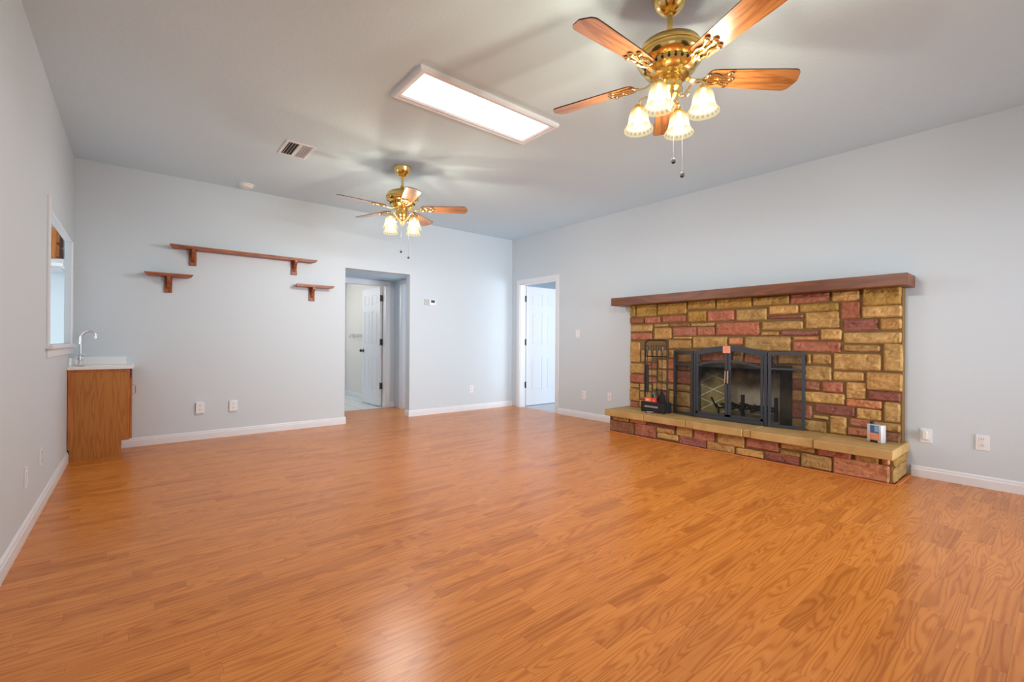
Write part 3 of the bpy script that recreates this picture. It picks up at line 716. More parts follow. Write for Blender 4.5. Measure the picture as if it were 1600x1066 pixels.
# ------------------------------------------------------------------ fireplace
from mathutils import noise as mnoise
def lin(c): return tuple(((v/255+0.055)/1.055)**2.4 if v > 10 else v/255/12.92 for v in c)
ALB = 1.50
PAL = {'T': (152, 118, 70), 'G': (134, 104, 52), 'R': (140, 88, 66), 'P': (118, 74, 62), 'B': (116, 78, 54), 'O': (162, 108, 74)}
PALV = {k: tuple(min(0.85, c*ALB) for c in lin(v)) for k, v in PAL.items()}
FACE=[(2.623, 2.54, 1.435, 1.585, 'G'), (2.934, 2.641, 1.432, 1.581, 'G'), (3.328, 2.952, 1.436, 1.578, 'G'), (3.667, 3.342, 1.488, 1.588, 'G'), (4.053, 3.681, 1.477, 1.586, 'G'), (2.758, 2.54, 1.347, 1.429, 'B'), (2.989, 2.771, 1.344, 1.422, 'R'), (3.325, 3.019, 1.349, 1.43, 'R'), (3.566, 3.347, 1.343, 1.467, 'G'), (3.877, 3.581, 1.346, 1.461, 'R'), (4.203, 3.896, 1.338, 1.461, 'T'), (2.878, 2.553, 1.241, 1.332, 'T'), (3.096, 2.903, 1.298, 1.33, 'T'), (3.371, 3.113, 1.292, 1.334, 'B'), (3.667, 3.386, 1.291, 1.331, 'T'), (4.131, 3.681, 1.187, 1.326, 'R'), (2.872, 2.56, 1.136, 1.227, 'R'), (3.136, 2.903, 1.146, 1.287, 'T'), (3.45, 3.156, 1.184, 1.286, 'R'), (3.667, 3.465, 1.188, 1.285, 'R'), (3.396, 3.159, 1.148, 1.177, 'T'), (3.39, 3.096, 1.034, 1.139, 'T'), (3.802, 3.409, 1.04, 1.174, 'T'), (3.967, 3.817, 1.086, 1.161, 'O'), (4.745, 4.416, 1.49, 1.583, 'R'), (4.97, 4.759, 1.488, 1.58, 'T'), (5.252, 4.989, 1.434, 1.593, 'G'), (4.485, 4.221, 1.393, 1.48, 'T'), (4.814, 4.497, 1.404, 1.478, 'G'), (4.818, 4.545, 1.248, 1.399, 'T'), (4.975, 4.83, 1.326, 1.48, 'R'), (5.255, 4.985, 1.33, 1.433, 'T'), (4.53, 4.22, 1.347, 1.385, 'P'), (4.654, 4.33, 1.182, 1.228, 'P'), (4.836, 4.672, 1.137, 1.238, 'T'), (5.1, 4.844, 1.218, 1.318, 'P'), (5.255, 5.112, 1.226, 1.321, 'T'), (4.661, 4.439, 1.135, 1.172, 'O'), (5.255, 4.85, 1.108, 1.203, 'T'), (4.829, 4.439, 1.022, 1.123, 'R'), (5.112, 4.85, 1.034, 1.093, 'T'), (4.758, 4.604, 0.915, 1.004, 'T'), (4.592, 4.56, 0.91, 1.001, 'T'), (5.12, 4.773, 0.87, 1.014, 'T'), (5.002, 4.773, 0.772, 0.85, 'T'), (5.26, 5.017, 0.702, 0.857, 'T'), (4.847, 4.686, 0.656, 0.755, 'R'), (5.015, 4.872, 0.614, 0.76, 'T'), (5.252, 5.027, 0.616, 0.698, 'P'), (5.125, 4.872, 0.543, 0.612, 'O'), (5.248, 5.141, 0.443, 0.612, 'T'), (4.936, 4.628, 0.45, 0.543, 'P'), (5.123, 4.948, 0.442, 0.537, 'T'), (4.74, 4.612, 0.4, 0.432, 'T'), (4.876, 4.747, 0.282, 0.444, 'T'), (5.046, 4.901, 0.371, 0.438, 'R'), (5.248, 5.056, 0.36, 0.433, 'T'), (5.046, 4.883, 0.289, 0.359, 'R'), (5.249, 5.056, 0.272, 0.352, 'B'), (2.693, 2.546, 0.856, 1.114, 'T'), (2.874, 2.714, 0.865, 1.013, 'T'), (3.089, 2.889, 0.918, 1.01, 'T'), (2.765, 2.546, 0.712, 0.839, 'T'), (2.949, 2.784, 0.781, 0.854, 'R'), (3.085, 2.964, 0.788, 0.899, 'T'), (3.189, 3.108, 0.923, 1.019, 'T'), (3.196, 3.096, 0.788, 0.91, 'R'), (2.765, 2.546, 0.592, 0.702, 'R'), (2.942, 2.781, 0.694, 0.767, 'T'), (3.082, 2.957, 0.631, 0.775, 'T'), (2.942, 2.781, 0.607, 0.68, 'R'), (2.677, 2.546, 0.527, 0.582, 'T'), (2.874, 2.698, 0.5, 0.588, 'T'), (3.082, 2.889, 0.524, 0.609, 'T'), (3.196, 3.096, 0.627, 0.775, 'R'), (2.685, 2.541, 0.358, 0.516, 'T'), (2.949, 2.701, 0.396, 0.49, 'T'), (3.089, 2.964, 0.364, 0.514, 'P'), (3.182, 3.089, 0.543, 0.614, 'T'), (3.182, 3.108, 0.364, 0.531, 'T'), (2.677, 2.551, 0.278, 0.347, 'R'), (2.949, 2.693, 0.289, 0.383, 'T'), (3.182, 3.108, 0.274, 0.351, 'T'), (3.427, 3.217, 0.879, 0.98, 'T'), (3.377, 3.204, 0.783, 0.854, 'B'), (3.371, 3.204, 0.629, 0.773, 'R'), (3.371, 3.204, 0.539, 0.617, 'T'), (3.371, 3.204, 0.367, 0.53, 'T'), (3.371, 3.204, 0.272, 0.355, 'T'), (3.795, 3.501, 0.903, 0.993, 'R'), (3.85, 3.806, 0.887, 1.002, 'T'), (3.972, 3.861, 0.891, 1.026, 'T'), (4.154, 3.983, 0.891, 1.028, 'R'), (4.298, 4.251, 0.889, 0.986, 'B'), (4.537, 4.308, 0.901, 0.995, 'T'), (4.242, 4.164, 0.892, 1.01, 'T'), (3.492, 3.44, 0.885, 0.989, 'T'), (4.408, 4.066, 1.487, 1.577, 'G'), (4.421, 3.985, 1.024, 1.172, 'T'), (4.527, 4.156, 1.238, 1.323, 'T'), (4.318, 4.148, 1.182, 1.221, 'T'), (5.26, 5.136, 0.87, 1.107, 'T'), (4.758, 4.433, 0.759, 0.892, 'T'), (4.668, 4.433, 0.662, 0.744, 'R'), (4.859, 4.433, 0.548, 0.649, 'T'), (4.604, 4.433, 0.387, 0.521, 'R'), (4.725, 4.433, 0.272, 0.377, 'T')]
BASE=[(2.793, 2.561, 0.147, 0.2, 'T'), (3.038, 2.81, 0.15, 0.2, 'O'), (3.407, 3.049, 0.14, 0.2, 'P'), (2.864, 2.509, 0.009, 0.14, 'B'), (3.162, 2.884, 0.012, 0.153, 'R'), (3.396, 3.174, 0.094, 0.148, 'T'), (3.441, 3.181, 0.027, 0.093, 'T'), (3.603, 3.419, 0.093, 0.2, 'T'), (3.756, 3.453, 0.007, 0.104, 'P'), (3.842, 3.624, 0.085, 0.2, 'R'), (4.142, 3.877, 0.08, 0.2, 'T'), (4.046, 3.761, 0.006, 0.09, 'T'), (4.736, 4.467, 0.146, 0.2, 'T'), (4.621, 4.464, 0.087, 0.122, 'T'), (4.621, 4.328, 0.007, 0.092, 'P'), (4.864, 4.632, 0.011, 0.133, 'T'), (4.999, 4.758, 0.141, 0.2, 'R'), (5.182, 5.025, 0.139, 0.2, 'T'), (5.248, 5.2, 0.147, 0.2, 'O'), (5.248, 4.874, 0.006, 0.147, 'O'), (4.319, 4.064, 0.011, 0.079, 'T'), (4.448, 4.161, 0.1, 0.2, 'R')]
def stones(bm, lst, frame, seed, depth=0.022):
    """frame(a, b, h): a runs along the wall, b is height, h sticks out"""
    lay = bm.loops.layers.float_color.get('tint') or bm.loops.layers.float_color.new('tint')
    rnd = random.Random(seed)
    for (a0, a1, z0, z1, k) in lst:
        a0, a1 = min(a0, a1), max(a0, a1)
        g = 0.0015
        a0 += g; a1 -= g; z0 += g; z1 -= g
        w, h = a1-a0, z1-z0
        if w < 0.012 or h < 0.012: continue
        nx = max(6, int(w/0.012)); nz = max(6, int(h/0.012))
        ca, cz = (a0+a1)/2, (z0+z1)/2; hw, hh = w/2, h/2
        r = min(0.016, hw*0.6, hh*0.6); H = depth*rnd.uniform(0.7, 1.25); off = Vector((rnd.uniform(0, 50), rnd.uniform(0, 50), rnd.uniform(0, 50)))
        base = PALV[k]; br = rnd.uniform(0.86, 1.14); hs = rnd.uniform(-0.06, 0.06)
        col = (base[0]*br*(1+hs), base[1]*br, base[2]*br*(1-hs), 1)
        grid = []
        for i in range(nx+1):
            rowv = []
            for j in range(nz+1):
                u = 2*i/nx-1; v = 2*j/nz-1
                px, pz = u*hw, v*hh
                qx = max(-hw+r, min(hw-r, px)); qz = max(-hh+r, min(hh-r, pz))
                dx, dz = px-qx, pz-qz; L = math.hypot(dx, dz)
                if L > r: px, pz = qx+dx/L*r, qz+dz/L*r
                e = max(abs(u), abs(v))
                wob = 0.004*mnoise.noise(Vector((px*14, pz*14, 0))+off)
                px += wob; pz += 0.004*mnoise.noise(Vector((px*14, pz*14, 9))+off)
                edge = min(hw-abs(px), hh-abs(pz)); f = max(0.0, min(1.0, edge/0.009)); f = f*(2-f)
                N = mnoise.noise(Vector((px*9, pz*18, 3))+off)*0.6+mnoise.noise(Vector((px*28, pz*50, 5))+off)*0.35
                cr = mnoise.noise(Vector((px*6+pz*5, pz*15-px*4, 7))+off); ht = H*(0.30+0.70*f)+N*0.013*f-0.007*f*math.exp(-(cr/0.05)**2)
                rowv.append(bm.verts.new(frame(ca+px, cz+pz, ht)))
            grid.append(rowv)
        fs = []
        for i in range(nx):
            for j in range(nz): fs.append(bm.faces.new((grid[i][j], grid[i+1][j], grid[i+1][j+1], grid[i][j+1])))
        # skirt back into the mortar
        per = [(i, 0) for i in range(nx)]+[(nx, j) for j in range(nz)]+[(i, nz) for i in range(nx, 0, -1)]+[(0, j) for j in range(nz, 0, -1)]
        ring = [grid[i][j] for i, j in per]
        nrm = Vector(frame(0, 0, 1))-Vector(frame(0, 0, 0))
        back = [bm.verts.new(v.co-nrm*(0.02)) for v in ring]
        for i in range(len(ring)):
            j = (i+1) % len(ring); fs.append(bm.faces.new((ring[i], ring[j], back[j], back[i])))
        fs.append(bm.faces.new(back))
        for f_ in fs:
            f_.material_index = 0
            for lp in f_.loops: lp[lay] = col
fp = thing('fireplace', 'split sandstone fireplace with raised stone hearth and a dark wood mantel', 'fireplace', (W, -3.9, 0))
LOC = lambda x, y, z: (x-W, y+3.9, z)
def wallface(a, b, h): return LOC(5.408-h, -a, b)
bm = B()
stones(bm, FACE, wallface, 3)
so = obj('stone_facing', bm, M_STONE, fp)
bm = B(); wall_x(bm, 5.410, W-0.001, -5.258, -2.548, 0.2805, 1.575, [(FBY0, FBY1, 0.27, FBZ1)])
for v in bm.verts: v.co = Vector(LOC(*v.co))
obj('mortar_bed', bm, M_MORTAR, fp)
HX = 5.045
bm = B()
def basef(a, b, h): return LOC(HX-h, -a, b)
stones(bm, BASE, basef, 5, 0.016)
def endf(a, b, h): return LOC(a, -5.262-h, b)
stones(bm, [(5.055, 5.50, 0.006, 0.122, 'T'), (5.055, 5.50, 0.128, 0.200, 'G')], endf, 8, 0.016)
def endl(a, b, h): return LOC(a, -2.505+h, b)
stones(bm, [(5.055, 5.50, 0.006, 0.10, 'B'), (5.055, 5.50, 0.108, 0.200, 'T')], endl, 9, 0.010)
obj('hearth_stones', bm, M_STONE, fp)
bm = B(); box(bm, 5.053, W-0.001, -5.259, -2.508, 0.001, 0.203)
for v in bm.verts: v.co = Vector(LOC(*v.co))
obj('hearth_core', bm, M_MORTAR, fp)
bm = B()
js = [2.485, 3.040, 3.554, 3.648, 4.150, 4.226, 4.745, 5.285]
for i, (a, b_) in enumerate(zip(js[:-1], js[1:])):
    dx = (0.0, 0.006, 0.012, -0.004, 0.010, 0.0, -0.006)[i]
    box(bm, 4.968+dx, 5.409, -b_+0.002, -a-0.002, 0.204, 0.280-(i % 2)*0.002, 0.007)
box(bm, 5.409, W-0.001, -5.285, -5.26, 0.204, 0.280, 0.004); box(bm, 5.409, W-0.001, -2.545, -2.487, 0.204, 0.280, 0.004)
for v in bm.verts: v.co = Vector(LOC(*v.co))
obj('hearth_slab', bm, M_SLAB, fp)
bm = B(); box(bm, 5.223, W-0.001, -5.321, -2.375, 1.577, 1.676, 0.004)
for v in bm.verts: v.co = Vector(LOC(*v.co))
obj('mantel_shelf', bm, M_MANTEL, fp)
# firebox: splayed brick sides, back, floor, steel lintel, spark curtain
bm = B(); xf, xb, s = 5.44, 5.93, 0.19
v = [LOC(xf, FBY1+.001, 0.283), LOC(xb, FBY1-s, 0.283), LOC(xb, FBY0+s, 0.283), LOC(xf, FBY0-.001, 0.283)]
vt = [(a, b_, 1.15) for a, b_, c in v]
lo = [bm.verts.new(q) for q in v]; hi = [bm.verts.new(q) for q in vt]
for i in (0, 2): bm.faces.new((lo[i], lo[i+1], hi[i+1], hi[i]))
bm.faces.new(hi)
bmesh.ops.solidify(bm, geom=bm.faces[:], thickness=0.02)
obj('firebox', bm, M_FIREBRICK, fp)
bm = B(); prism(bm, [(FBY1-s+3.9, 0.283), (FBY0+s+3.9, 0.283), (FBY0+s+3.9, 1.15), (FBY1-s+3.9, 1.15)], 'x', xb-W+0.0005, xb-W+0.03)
obj('fire_back_lightened', bm, firebrick_material((0.66, 0.56, 0.40), (0.88, 0.80, 0.66), (0.74, 0.98)), fp)  # back bricks coloured lighter to stand in for light falling on them
bm = B(); prism(bm, [LOC(5.41, FBY1-.002, 0)[:2], LOC(xf, FBY1-.002, 0)[:2], LOC(xb, FBY1-s, 0)[:2], LOC(xb, FBY0+s, 0)[:2], LOC(xf, FBY0+.002, 0)[:2], LOC(5.41, FBY0+.002, 0)[:2]], 'z', 0.270, 0.286)
obj('firebox_floor', bm, M_ASH, fp)
bm = B(); box(bm, 5.425, 5.440, FBY0+.001, FBY1-.001, 0.835, 0.879); box(bm, 5.44, 5.50, FBY0+.001, FBY1-.001, 0.862, 0.879)
for q in bm.verts: q.co = Vector(LOC(*q.co))
obj('lintel', bm, M_FRAME, fp)
for ya, yb in ((-3.475, -3.400), (-4.428, -4.300)):
    bm = B(); n = max(10, int((yb-ya)/0.002)); col0 = []
    for i in range(n+1):
        y = ya+(yb-ya)*i/n; x = 5.462+0.006*math.sin((y-ya)*2*PI/0.016)
        col0.append((bm.verts.new(LOC(x, y, 0.292)), bm.verts.new(LOC(x, y, 0.855))))
    for a, b_ in zip(col0[:-1], col0[1:]): bm.faces.new((a[0], b_[0], b_[1], a[1]))
    obj('spark_curtain', bm, M_CURTAIN, fp)
# quarter strip round the hearth on the floor
bm = B(); box(bm, 5.006, 5.028, -5.290, -2.480, 0.0005, 0.012, 0.003); box(bm, 5.028, W-0.001, -5.305, -5.283, 0.0005, 0.012, 0.003)
st = obj('trim_6', bm, M_STRIP); st['kind'] = 'structure'
# grate
gr = thing('fire_grate', 'black iron log grate with upright posts inside the firebox', 'fire grate', (5.72, -3.86, 0.286))
bm = B()
for x in (-0.08, 0.12): box(bm, x-0.007, x+0.007, -0.30, 0.30, 0.070, 0.084)
obj('cross_bar', bm, M_STEEL, gr)
bm = B()
for k in range(5):
    y = -0.24+k*0.12
    tube(bm, [(-0.19, y, 0.135), (-0.15, y, 0.083), (0.20, y, 0.083), (0.22, y, 0.13)], 0.008, 6, (0, 1, 0))
obj('grate_bar', bm, M_IRON, gr)
for y in (0.27, -0.27):
    for x in (-0.08, 0.12):
        bm = B(); box(bm, x-0.008, x+0.008, y-0.008, y+0.008, 0, 0.075); obj('leg', bm, M_IRON, gr)
bm = B(); tube(bm, [(-0.08, 0.285, 0.07), (-0.08, 0.32, 0.12), (-0.08, 0.355, 0.19)], 0.011, 6, (1, 0, 0)); obj('slanted_end', bm, M_IRON, gr)
for y in (0.0, -0.34):
    bm = B(); box(bm, -0.095, -0.065, y-0.016, y+0.016, 0.0, 0.25, 0.003); obj('post', bm, M_IRON, gr)
bm = B()
rr = random.Random(4)
for k in range(26):
    x, y = rr.uniform(-0.06, 0.12), rr.uniform(-0.26, 0.22); a = rr.uniform(-0.5, 0.5); L = rr.uniform(0.03, 0.09)
    tube(bm, [(x-math.sin(a)*L, y-math.cos(a)*L, 0.098+rr.uniform(0, 0.02)), (x+math.sin(a)*L, y+math.cos(a)*L, 0.098+rr.uniform(0, 0.03))], rr.uniform(0.006, 0.013), 5)
ch = tag(obj('charred_wood', bm, M_BLACK, None, False, (5.72, -3.86, 0.286)), 'heap of charred wood scraps lying on the black grate in the firebox', 'charred wood'); ch['kind'] = 'stuff'

# ------------------------------------------------------------------ fireplace screen: arched middle with two doors, two folded wings
fs_ = thing('fireplace_screen', 'slate grey arched metal screen with twin doors and folded side wings on the hearth', 'fireplace screen', (5.300, -3.862, 0.2805))
SL = lambda y, z, x=0.0: (x, y+3.862, z-0.2805)     # local
yl, yr, zs, za = -3.480, -4.245, 1.006, 1.074
def arch(z_side, z_mid, ya, yb, n=18):
    out = []
    for i in range(n+1):
        y = ya+(yb-ya)*i/n; t = (y-(yl+yr)/2)/((yl-yr)/2)
        out.append((y, z_mid-(z_mid-z_side)*t*t))
    return out
def rail(bm, pts, wdt=0.011, dep=0.010, x=0.0): sweep(bm, [SL(y, z, x) for y, z in pts], rect(dep, wdt) if False else rect(wdt, dep), (1, 0, 0))
bm = B()
box(bm, -0.014, 0.014, yl+3.862-0.026, yl+3.862, 0.0, zs-0.2805); box(bm, -0.014, 0.014, yr+3.862, yr+3.862+0.026, 0.0, zs-0.2805)
rail(bm, arch(zs-0.010, za-0.014, yl, yr), 0.014, 0.0132)
box(bm, -0.014, 0.014, yr+3.862+0.02, yl+3.862-0.02, 0.006, 0.046)
obj('arch_frame', bm, M_FRAME, fs_)
mid = (yl+yr)/2
for sg in (1, -1):
    a = yl-0.034 if sg > 0 else yr+0.034; b_ = mid+sg*0.003
    bm = B()
    la, lb_ = sorted((a+3.862, a+3.862-sg*0.021)); ma, mb = sorted((b_+3.862, b_+3.862+sg*0.028))
    box(bm, -0.020, -0.004, la, lb_, 0.048, zs-0.2805-0.018); box(bm, -0.020, -0.004, ma, mb, 0.048, za-0.2805-0.034)
    rail(bm, arch(zs-0.040, za-0.042, a, b_), 0.014, 0.0072, -0.012)
    rail(bm, arch(0.842, 0.914, a, b_), 0.011, 0.0065, -0.012)
    p0, p1 = sorted((a+3.862, b_+3.862)); box(bm, -0.020, -0.004, p0, p1, 0.048, 0.070)
    dl = obj('screen_door', bm, M_FRAME, fs_)
    bm = B(); pts = arch(zs-0.040, za-0.042, a-sg*0.01, b_+sg*0.01)
    up_ = [bm.verts.new(SL(y, z, -0.010)) for y, z in pts]; dn = [bm.verts.new(SL(y, 0.345, -0.010)) for y, z in pts]
    for i in range(len(pts)-1): bm.faces.new((up_[i], up_[i+1], dn[i+1], dn[i]))
    obj('mesh_panel', bm, M_MESH, dl)
    bm = B(); yh = mid+sg*0.014+3.862
    tube(bm, [(-0.020, yh, 0.400), (-0.042, yh, 0.405), (-0.042, yh, 0.530), (-0.020, yh, 0.535)], 0.0085, 8, (0, 1, 0))
    obj('handle', bm, M_COPPER, dl, True)
for ye, xe, nm in ((-3.192, 5.365, 0), (-4.556, 5.365, 1)):
    y0_ = yl+0.009 if nm == 0 else yr-0.009
    dx, dy = xe-5.300, ye-y0_; L = math.hypot(dx, dy)
    bm = B(); hh = 0.735
    for q0, q1 in ((0, 0.026), (L-0.026, L)): box(bm, q0, q1, -0.009, 0.009, 0.004, hh)
    for q0, q1 in ((0.004, 0.030), (hh-0.026, hh), (0.565, 0.583)): box(bm, 0.026, L-0.026, -0.009, 0.009, q0, q1)
    wg = obj('wing_frame', bm, M_FRAME, fs_, False, (0, y0_+3.862, 0), (0, 0, math.atan2(dy, dx)))
    bm = B(); box(bm, 0.02, L-0.02, -0.001, 0.001, 0.02, hh-0.01); obj('mesh_panel', bm, M_MESH, wg)
bm = B(); box(bm, -0.0225, -0.0205, -3.890+3.862, -3.812+3.862, 0.718, 0.792)
tg = obj('price_tag', bm, M_SALMON, fs_)
tg['label'] = 'salmon pink paper tag'
bm = B()
for k, (a, b_) in enumerate(((0.012, 0.064), (0.018, 0.070), (0.010, 0.050), (0.022, 0.066), (0.030, 0.048))):
    z = 0.780-k*0.0125; box(bm, -0.0232, -0.0224, 0.050-b_, 0.050-a, z-0.003, z+0.002)
obj('tag_print', bm, mat('faint brown print', (0.75, 0.22, 0.12), 0.6), tg)

# ------------------------------------------------------------------ fire tool stand and tools
ts = thing('fire_tool_stand', 'black arched fire tool stand with a box base on the hearth', 'tool stand', (5.24, -3.032, 0.2805))
bm = B(); box(bm, -0.072, 0.070, -0.158, 0.158, 0.012, 0.020, 0.002)
for a in ((-0.072, 0.070, -0.158, -0.150), (-0.072, 0.070, 0.150, 0.158), (0.062, 0.070, -0.150, 0.150), (-0.072, -0.064, -0.150, 0.150)): box(bm, *a, 0.020, 0.122)
obj('base_box', bm, M_IRON, ts)
for x in (-0.06, 0.058):
    for y in (-0.145, 0.145):
        bm = B(); box(bm, x-0.01, x+0.01, y-0.01, y+0.01, 0, 0.013); obj('foot', bm, M_IRON, ts)
bm = B(); box(bm, -0.080, -0.072, -0.075, 0.105, 0.058, 0.078, 0.003); obj('drawer_pull', bm, M_STEEL, ts)
bm = B(); R_a = 0.055; yy = 0.150
pts = [(0, -yy, 0.03), (0, -yy, 0.80)]+[(0, -yy+R_a-R_a*math.cos(t), 0.80+R_a*math.sin(t)) for t in [k*PI/16 for k in range(1, 9)]]
pts += [(0, -y_, z_) for _, y_, z_ in reversed(pts)]
tube(bm, pts, 0.0095, 10, (1, 0, 0)); obj('arch_post', bm, M_IRON, ts, True)
bm = B(); tube(bm, [(0, -yy, 0.660), (0, yy, 0.660)], 0.007, 8, (1, 0, 0))
for k in range(4):
    y = (0.103, 0.037, -0.030, -0.098)[k]; tube(bm, [(0, y-0.012, 0.660), (-0.025, y-0.012, 0.664), (-0.027, y, 0.664), (-0.025, y+0.012, 0.664), (0, y+0.012, 0.660)], 0.003, 6, (0, 0, 1))
obj('hook_rail', bm, M_IRON, ts, True)
M_HANDLE = mat('grey brown turned handle', (0.085, 0.070, 0.050), 0.35, 0.5)
def tool(name, label, cat, y, end):
    t = thing(name, label, cat, (5.213, -3.032+y, 0.2805), 0, 'fire tools on the stand')
    bm = B(); lathe(bm, [(0.004, 0.672), (0.008, 0.680), (0.013, 0.715), (0.020, 0.760), (0.019, 0.778), (0.010, 0.786), (0.004, 0.792)], 14); obj('handle', bm, M_HANDLE, t, True)
    bm = B(); tube(bm, [(0, 0, 0.20), (0, 0, 0.675)], 0.004, 8); ball(bm, (0, 0, 0.673), 0.008, 1, 8, 6); obj('shaft', bm, M_IRON, t, True)
    bm = B(); end(bm); obj('head', bm, M_BRUSH if 'brush' in name else M_IRON, t, True)
def e_brush(bm): lathe(bm, [(0.006, 0.56), (0.018, 0.545), (0.020, 0.53), (0.022, 0.24), (0.020, 0.235), (0, 0.235)], 14); tube(bm, [(0, -0.03, 0.552), (0, 0.02, 0.556)], 0.006)
def e_poker(bm): tube(bm, [(0, 0, 0.22), (0, 0, 0.15)], 0.005); tube(bm, [(0, 0, 0.20), (0, -0.02, 0.185), (0, -0.028, 0.20)], 0.004)
def e_tongs(bm): tube(bm, [(0, 0, 0.30), (0, -0.012, 0.26), (0, -0.012, 0.17), (0, -0.002, 0.15)], 0.004); tube(bm, [(0, 0, 0.30), (0, 0.012, 0.26), (0, 0.012, 0.17), (0, 0.002, 0.15)], 0.004)
def e_shovel(bm):
    prism(bm, [(-0.012, 0.255), (0.012, 0.255), (0.036, 0.205), (0.038, 0.14), (-0.038, 0.14), (-0.036, 0.205)], 'x', -0.004, 0.001)
    for s_ in (-1, 1): prism(bm, [(s_*0.036, 0.205), (s_*0.040, 0.205), (s_*0.042, 0.14), (s_*0.038, 0.14)], 'x', -0.016, 0.001)
tool('hearth_brush', 'fire brush with a thick dark head, hanging at the wall end of the tool rail', 'fire tool', 0.103, e_brush)
tool('fire_poker', 'thin iron poker hanging between the brush and the tongs on the tool stand', 'fire tool', 0.037, e_poker)
tool('fire_tongs', 'iron tongs hanging between the poker and the shovel on the tool stand', 'fire tool', -0.030, e_tongs)
tool('ash_shovel', 'iron ash shovel hanging at the screen end of the tool rail', 'fire tool', -0.098, e_shovel)
mb = thing('matchbox', 'red and white matchbox lying on the base of the fire tool stand', 'matchbox', (5.196, -2.993, 0.301+0.102))
bm = B(); box(bm, -0.022, 0.022, -0.068, 0.075, 0.0, 0.052, 0.002); obj('sleeve', bm, M_RED, mb)
bm = B(); box(bm, -0.0235, -0.0215, -0.010, 0.060, 0.006, 0.046); box(bm, -0.0235, -0.0215, -0.060, -0.040, 0.012, 0.030); obj('label_panel', bm, M_ORANGE, mb)
bm = B()
box(bm, -0.0245, -0.0230, 0.018, 0.046, 0.018, 0.026)
obj('printed_words', bm, M_CARD, mb)
# inner shelf of the stand carries the matchbox and the jar
bm = B(); box(bm, -0.064, 0.062, -0.150, 0.150, 0.112, 0.1215); obj('tray', bm, M_IRON, ts)
jr = thing('jar', 'small squat dark green glass jar behind the red matchbox', 'jar', (5.262, -2.985, 0.2805+0.1215))
bm = B(); lathe(bm, [(0.0, 0.0), (0.030, 0.0), (0.036, 0.01), (0.036, 0.075), (0.030, 0.090)], 20); obj('glass', bm, M_GREEN, jr, True)
bm = B(); lathe(bm, [(0.033, 0.088), (0.033, 0.108), (0, 0.108)], 20); obj('lid', bm, mat('dull green lid', (0.13, 0.15, 0.09), 0.4), jr, True)
lt = thing('lighter', 'small flat dark red and white item lying on the hearth before the tool stand', 'lighter', (5.135, -3.018, 0.2805), 0.12)
bm = B(); box(bm, -0.020, 0.020, -0.045, 0.045, 0, 0.010, 0.002); obj('case', bm, mat('dark red plastic', (0.10, 0.01, 0.012), 0.4), lt)
bm = B(); box(bm, -0.018, 0.016, -0.040, 0.030, 0.0095, 0.013, 0.001); obj('top_face', bm, M_CARD, lt)

# ------------------------------------------------------------------ can on the hearth
cn = thing('tin_can', 'silver rectangular can with a blue and orange label on the end of the hearth', 'can', (5.262, -5.118, 0.2805), -0.38)
bm = B(); box(bm, -0.030, 0.030, -0.058, 0.058, 0, 0.150, 0.012); obj('can_body', bm, M_TIN, cn, True)
bm = B(); lathe(bm, [(0.016, 0.148), (0.016, 0.166), (0.013, 0.169), (0, 0.169)], 18, (0, 0.034, 0)); obj('screw_cap', bm, M_BLACK, cn, True)
bm = B(); box(bm, -0.0315, -0.0298, -0.040, 0.030, 0.080, 0.143); bl = obj('label_top', bm, M_BLUE, cn)
bm = B(); box(bm, -0.0320, -0.0314, -0.038, -0.006, 0.092, 0.138); obj('label_photo', bm, mat('pale blue print', (0.30, 0.46, 0.66), 0.4), bl)
bm = B(); box(bm, -0.0315, -0.0298, -0.046, 0.032, 0.022, 0.080); ol = obj('label_band', bm, M_ORANGE, cn)
bm = B()
for k, (a, b_) in enumerate(((-0.032, 0.022), (-0.040, 0.004), (-0.036, 0.018))):
    z = 0.066-k*0.015; n = 6
    for q in range(n):
        ya = a+(b_-a)*q/n; box(bm, -0.0320, -0.0314, ya, ya+(b_-a)/n*0.62, z, z+0.006)
obj('label_print', bm, mat('pale orange print', (0.85, 0.60, 0.48), 0.5), ol)
bm = B(); box(bm, -0.0315, -0.0298, -0.030, 0.030, 0.003, 0.020); obj('label_foot', bm, M_BLACK, cn)

# ------------------------------------------------------------------ ceiling fans
def blade_mesh():
    bm = B(); n = 14; up_, dn = [], []
    def outline():
        pts = []
        x0, x1 = 0.185, 0.662
        for i in range(9):      # rounded root
            a = PI/2+PI*i/8; pts.append((x0+0.030+0.030*math.cos(a), 0.052*math.sin(a)))
        pts += [(x0+0.12, -0.058), (x1-0.10, -0.069)]
        for i in range(7): a = -PI/2+1.15*i/6; pts.append((x1-0.048+0.036*math.cos(a), -0.034+0.036*math.sin(a)))
        pts += [(x1-0.004, -0.014), (x1, 0.0), (x1-0.004, 0.014)]
        for i in range(7): a = PI/2-1.15*(6-i)/6; pts.append((x1-0.048+0.036*math.cos(a), 0.034+0.036*math.sin(a)))
        pts += [(x1-0.10, 0.069), (x0+0.12, 0.058)]
        return pts
    prism(bm, outline(), 'z', -0.003, 0.003)
    bmesh.ops.recalc_face_normals(bm, faces=bm.faces[:])
    for f in bm.faces: f.material_index = 0 if f.normal.z < -0.5 else 1
    return bm
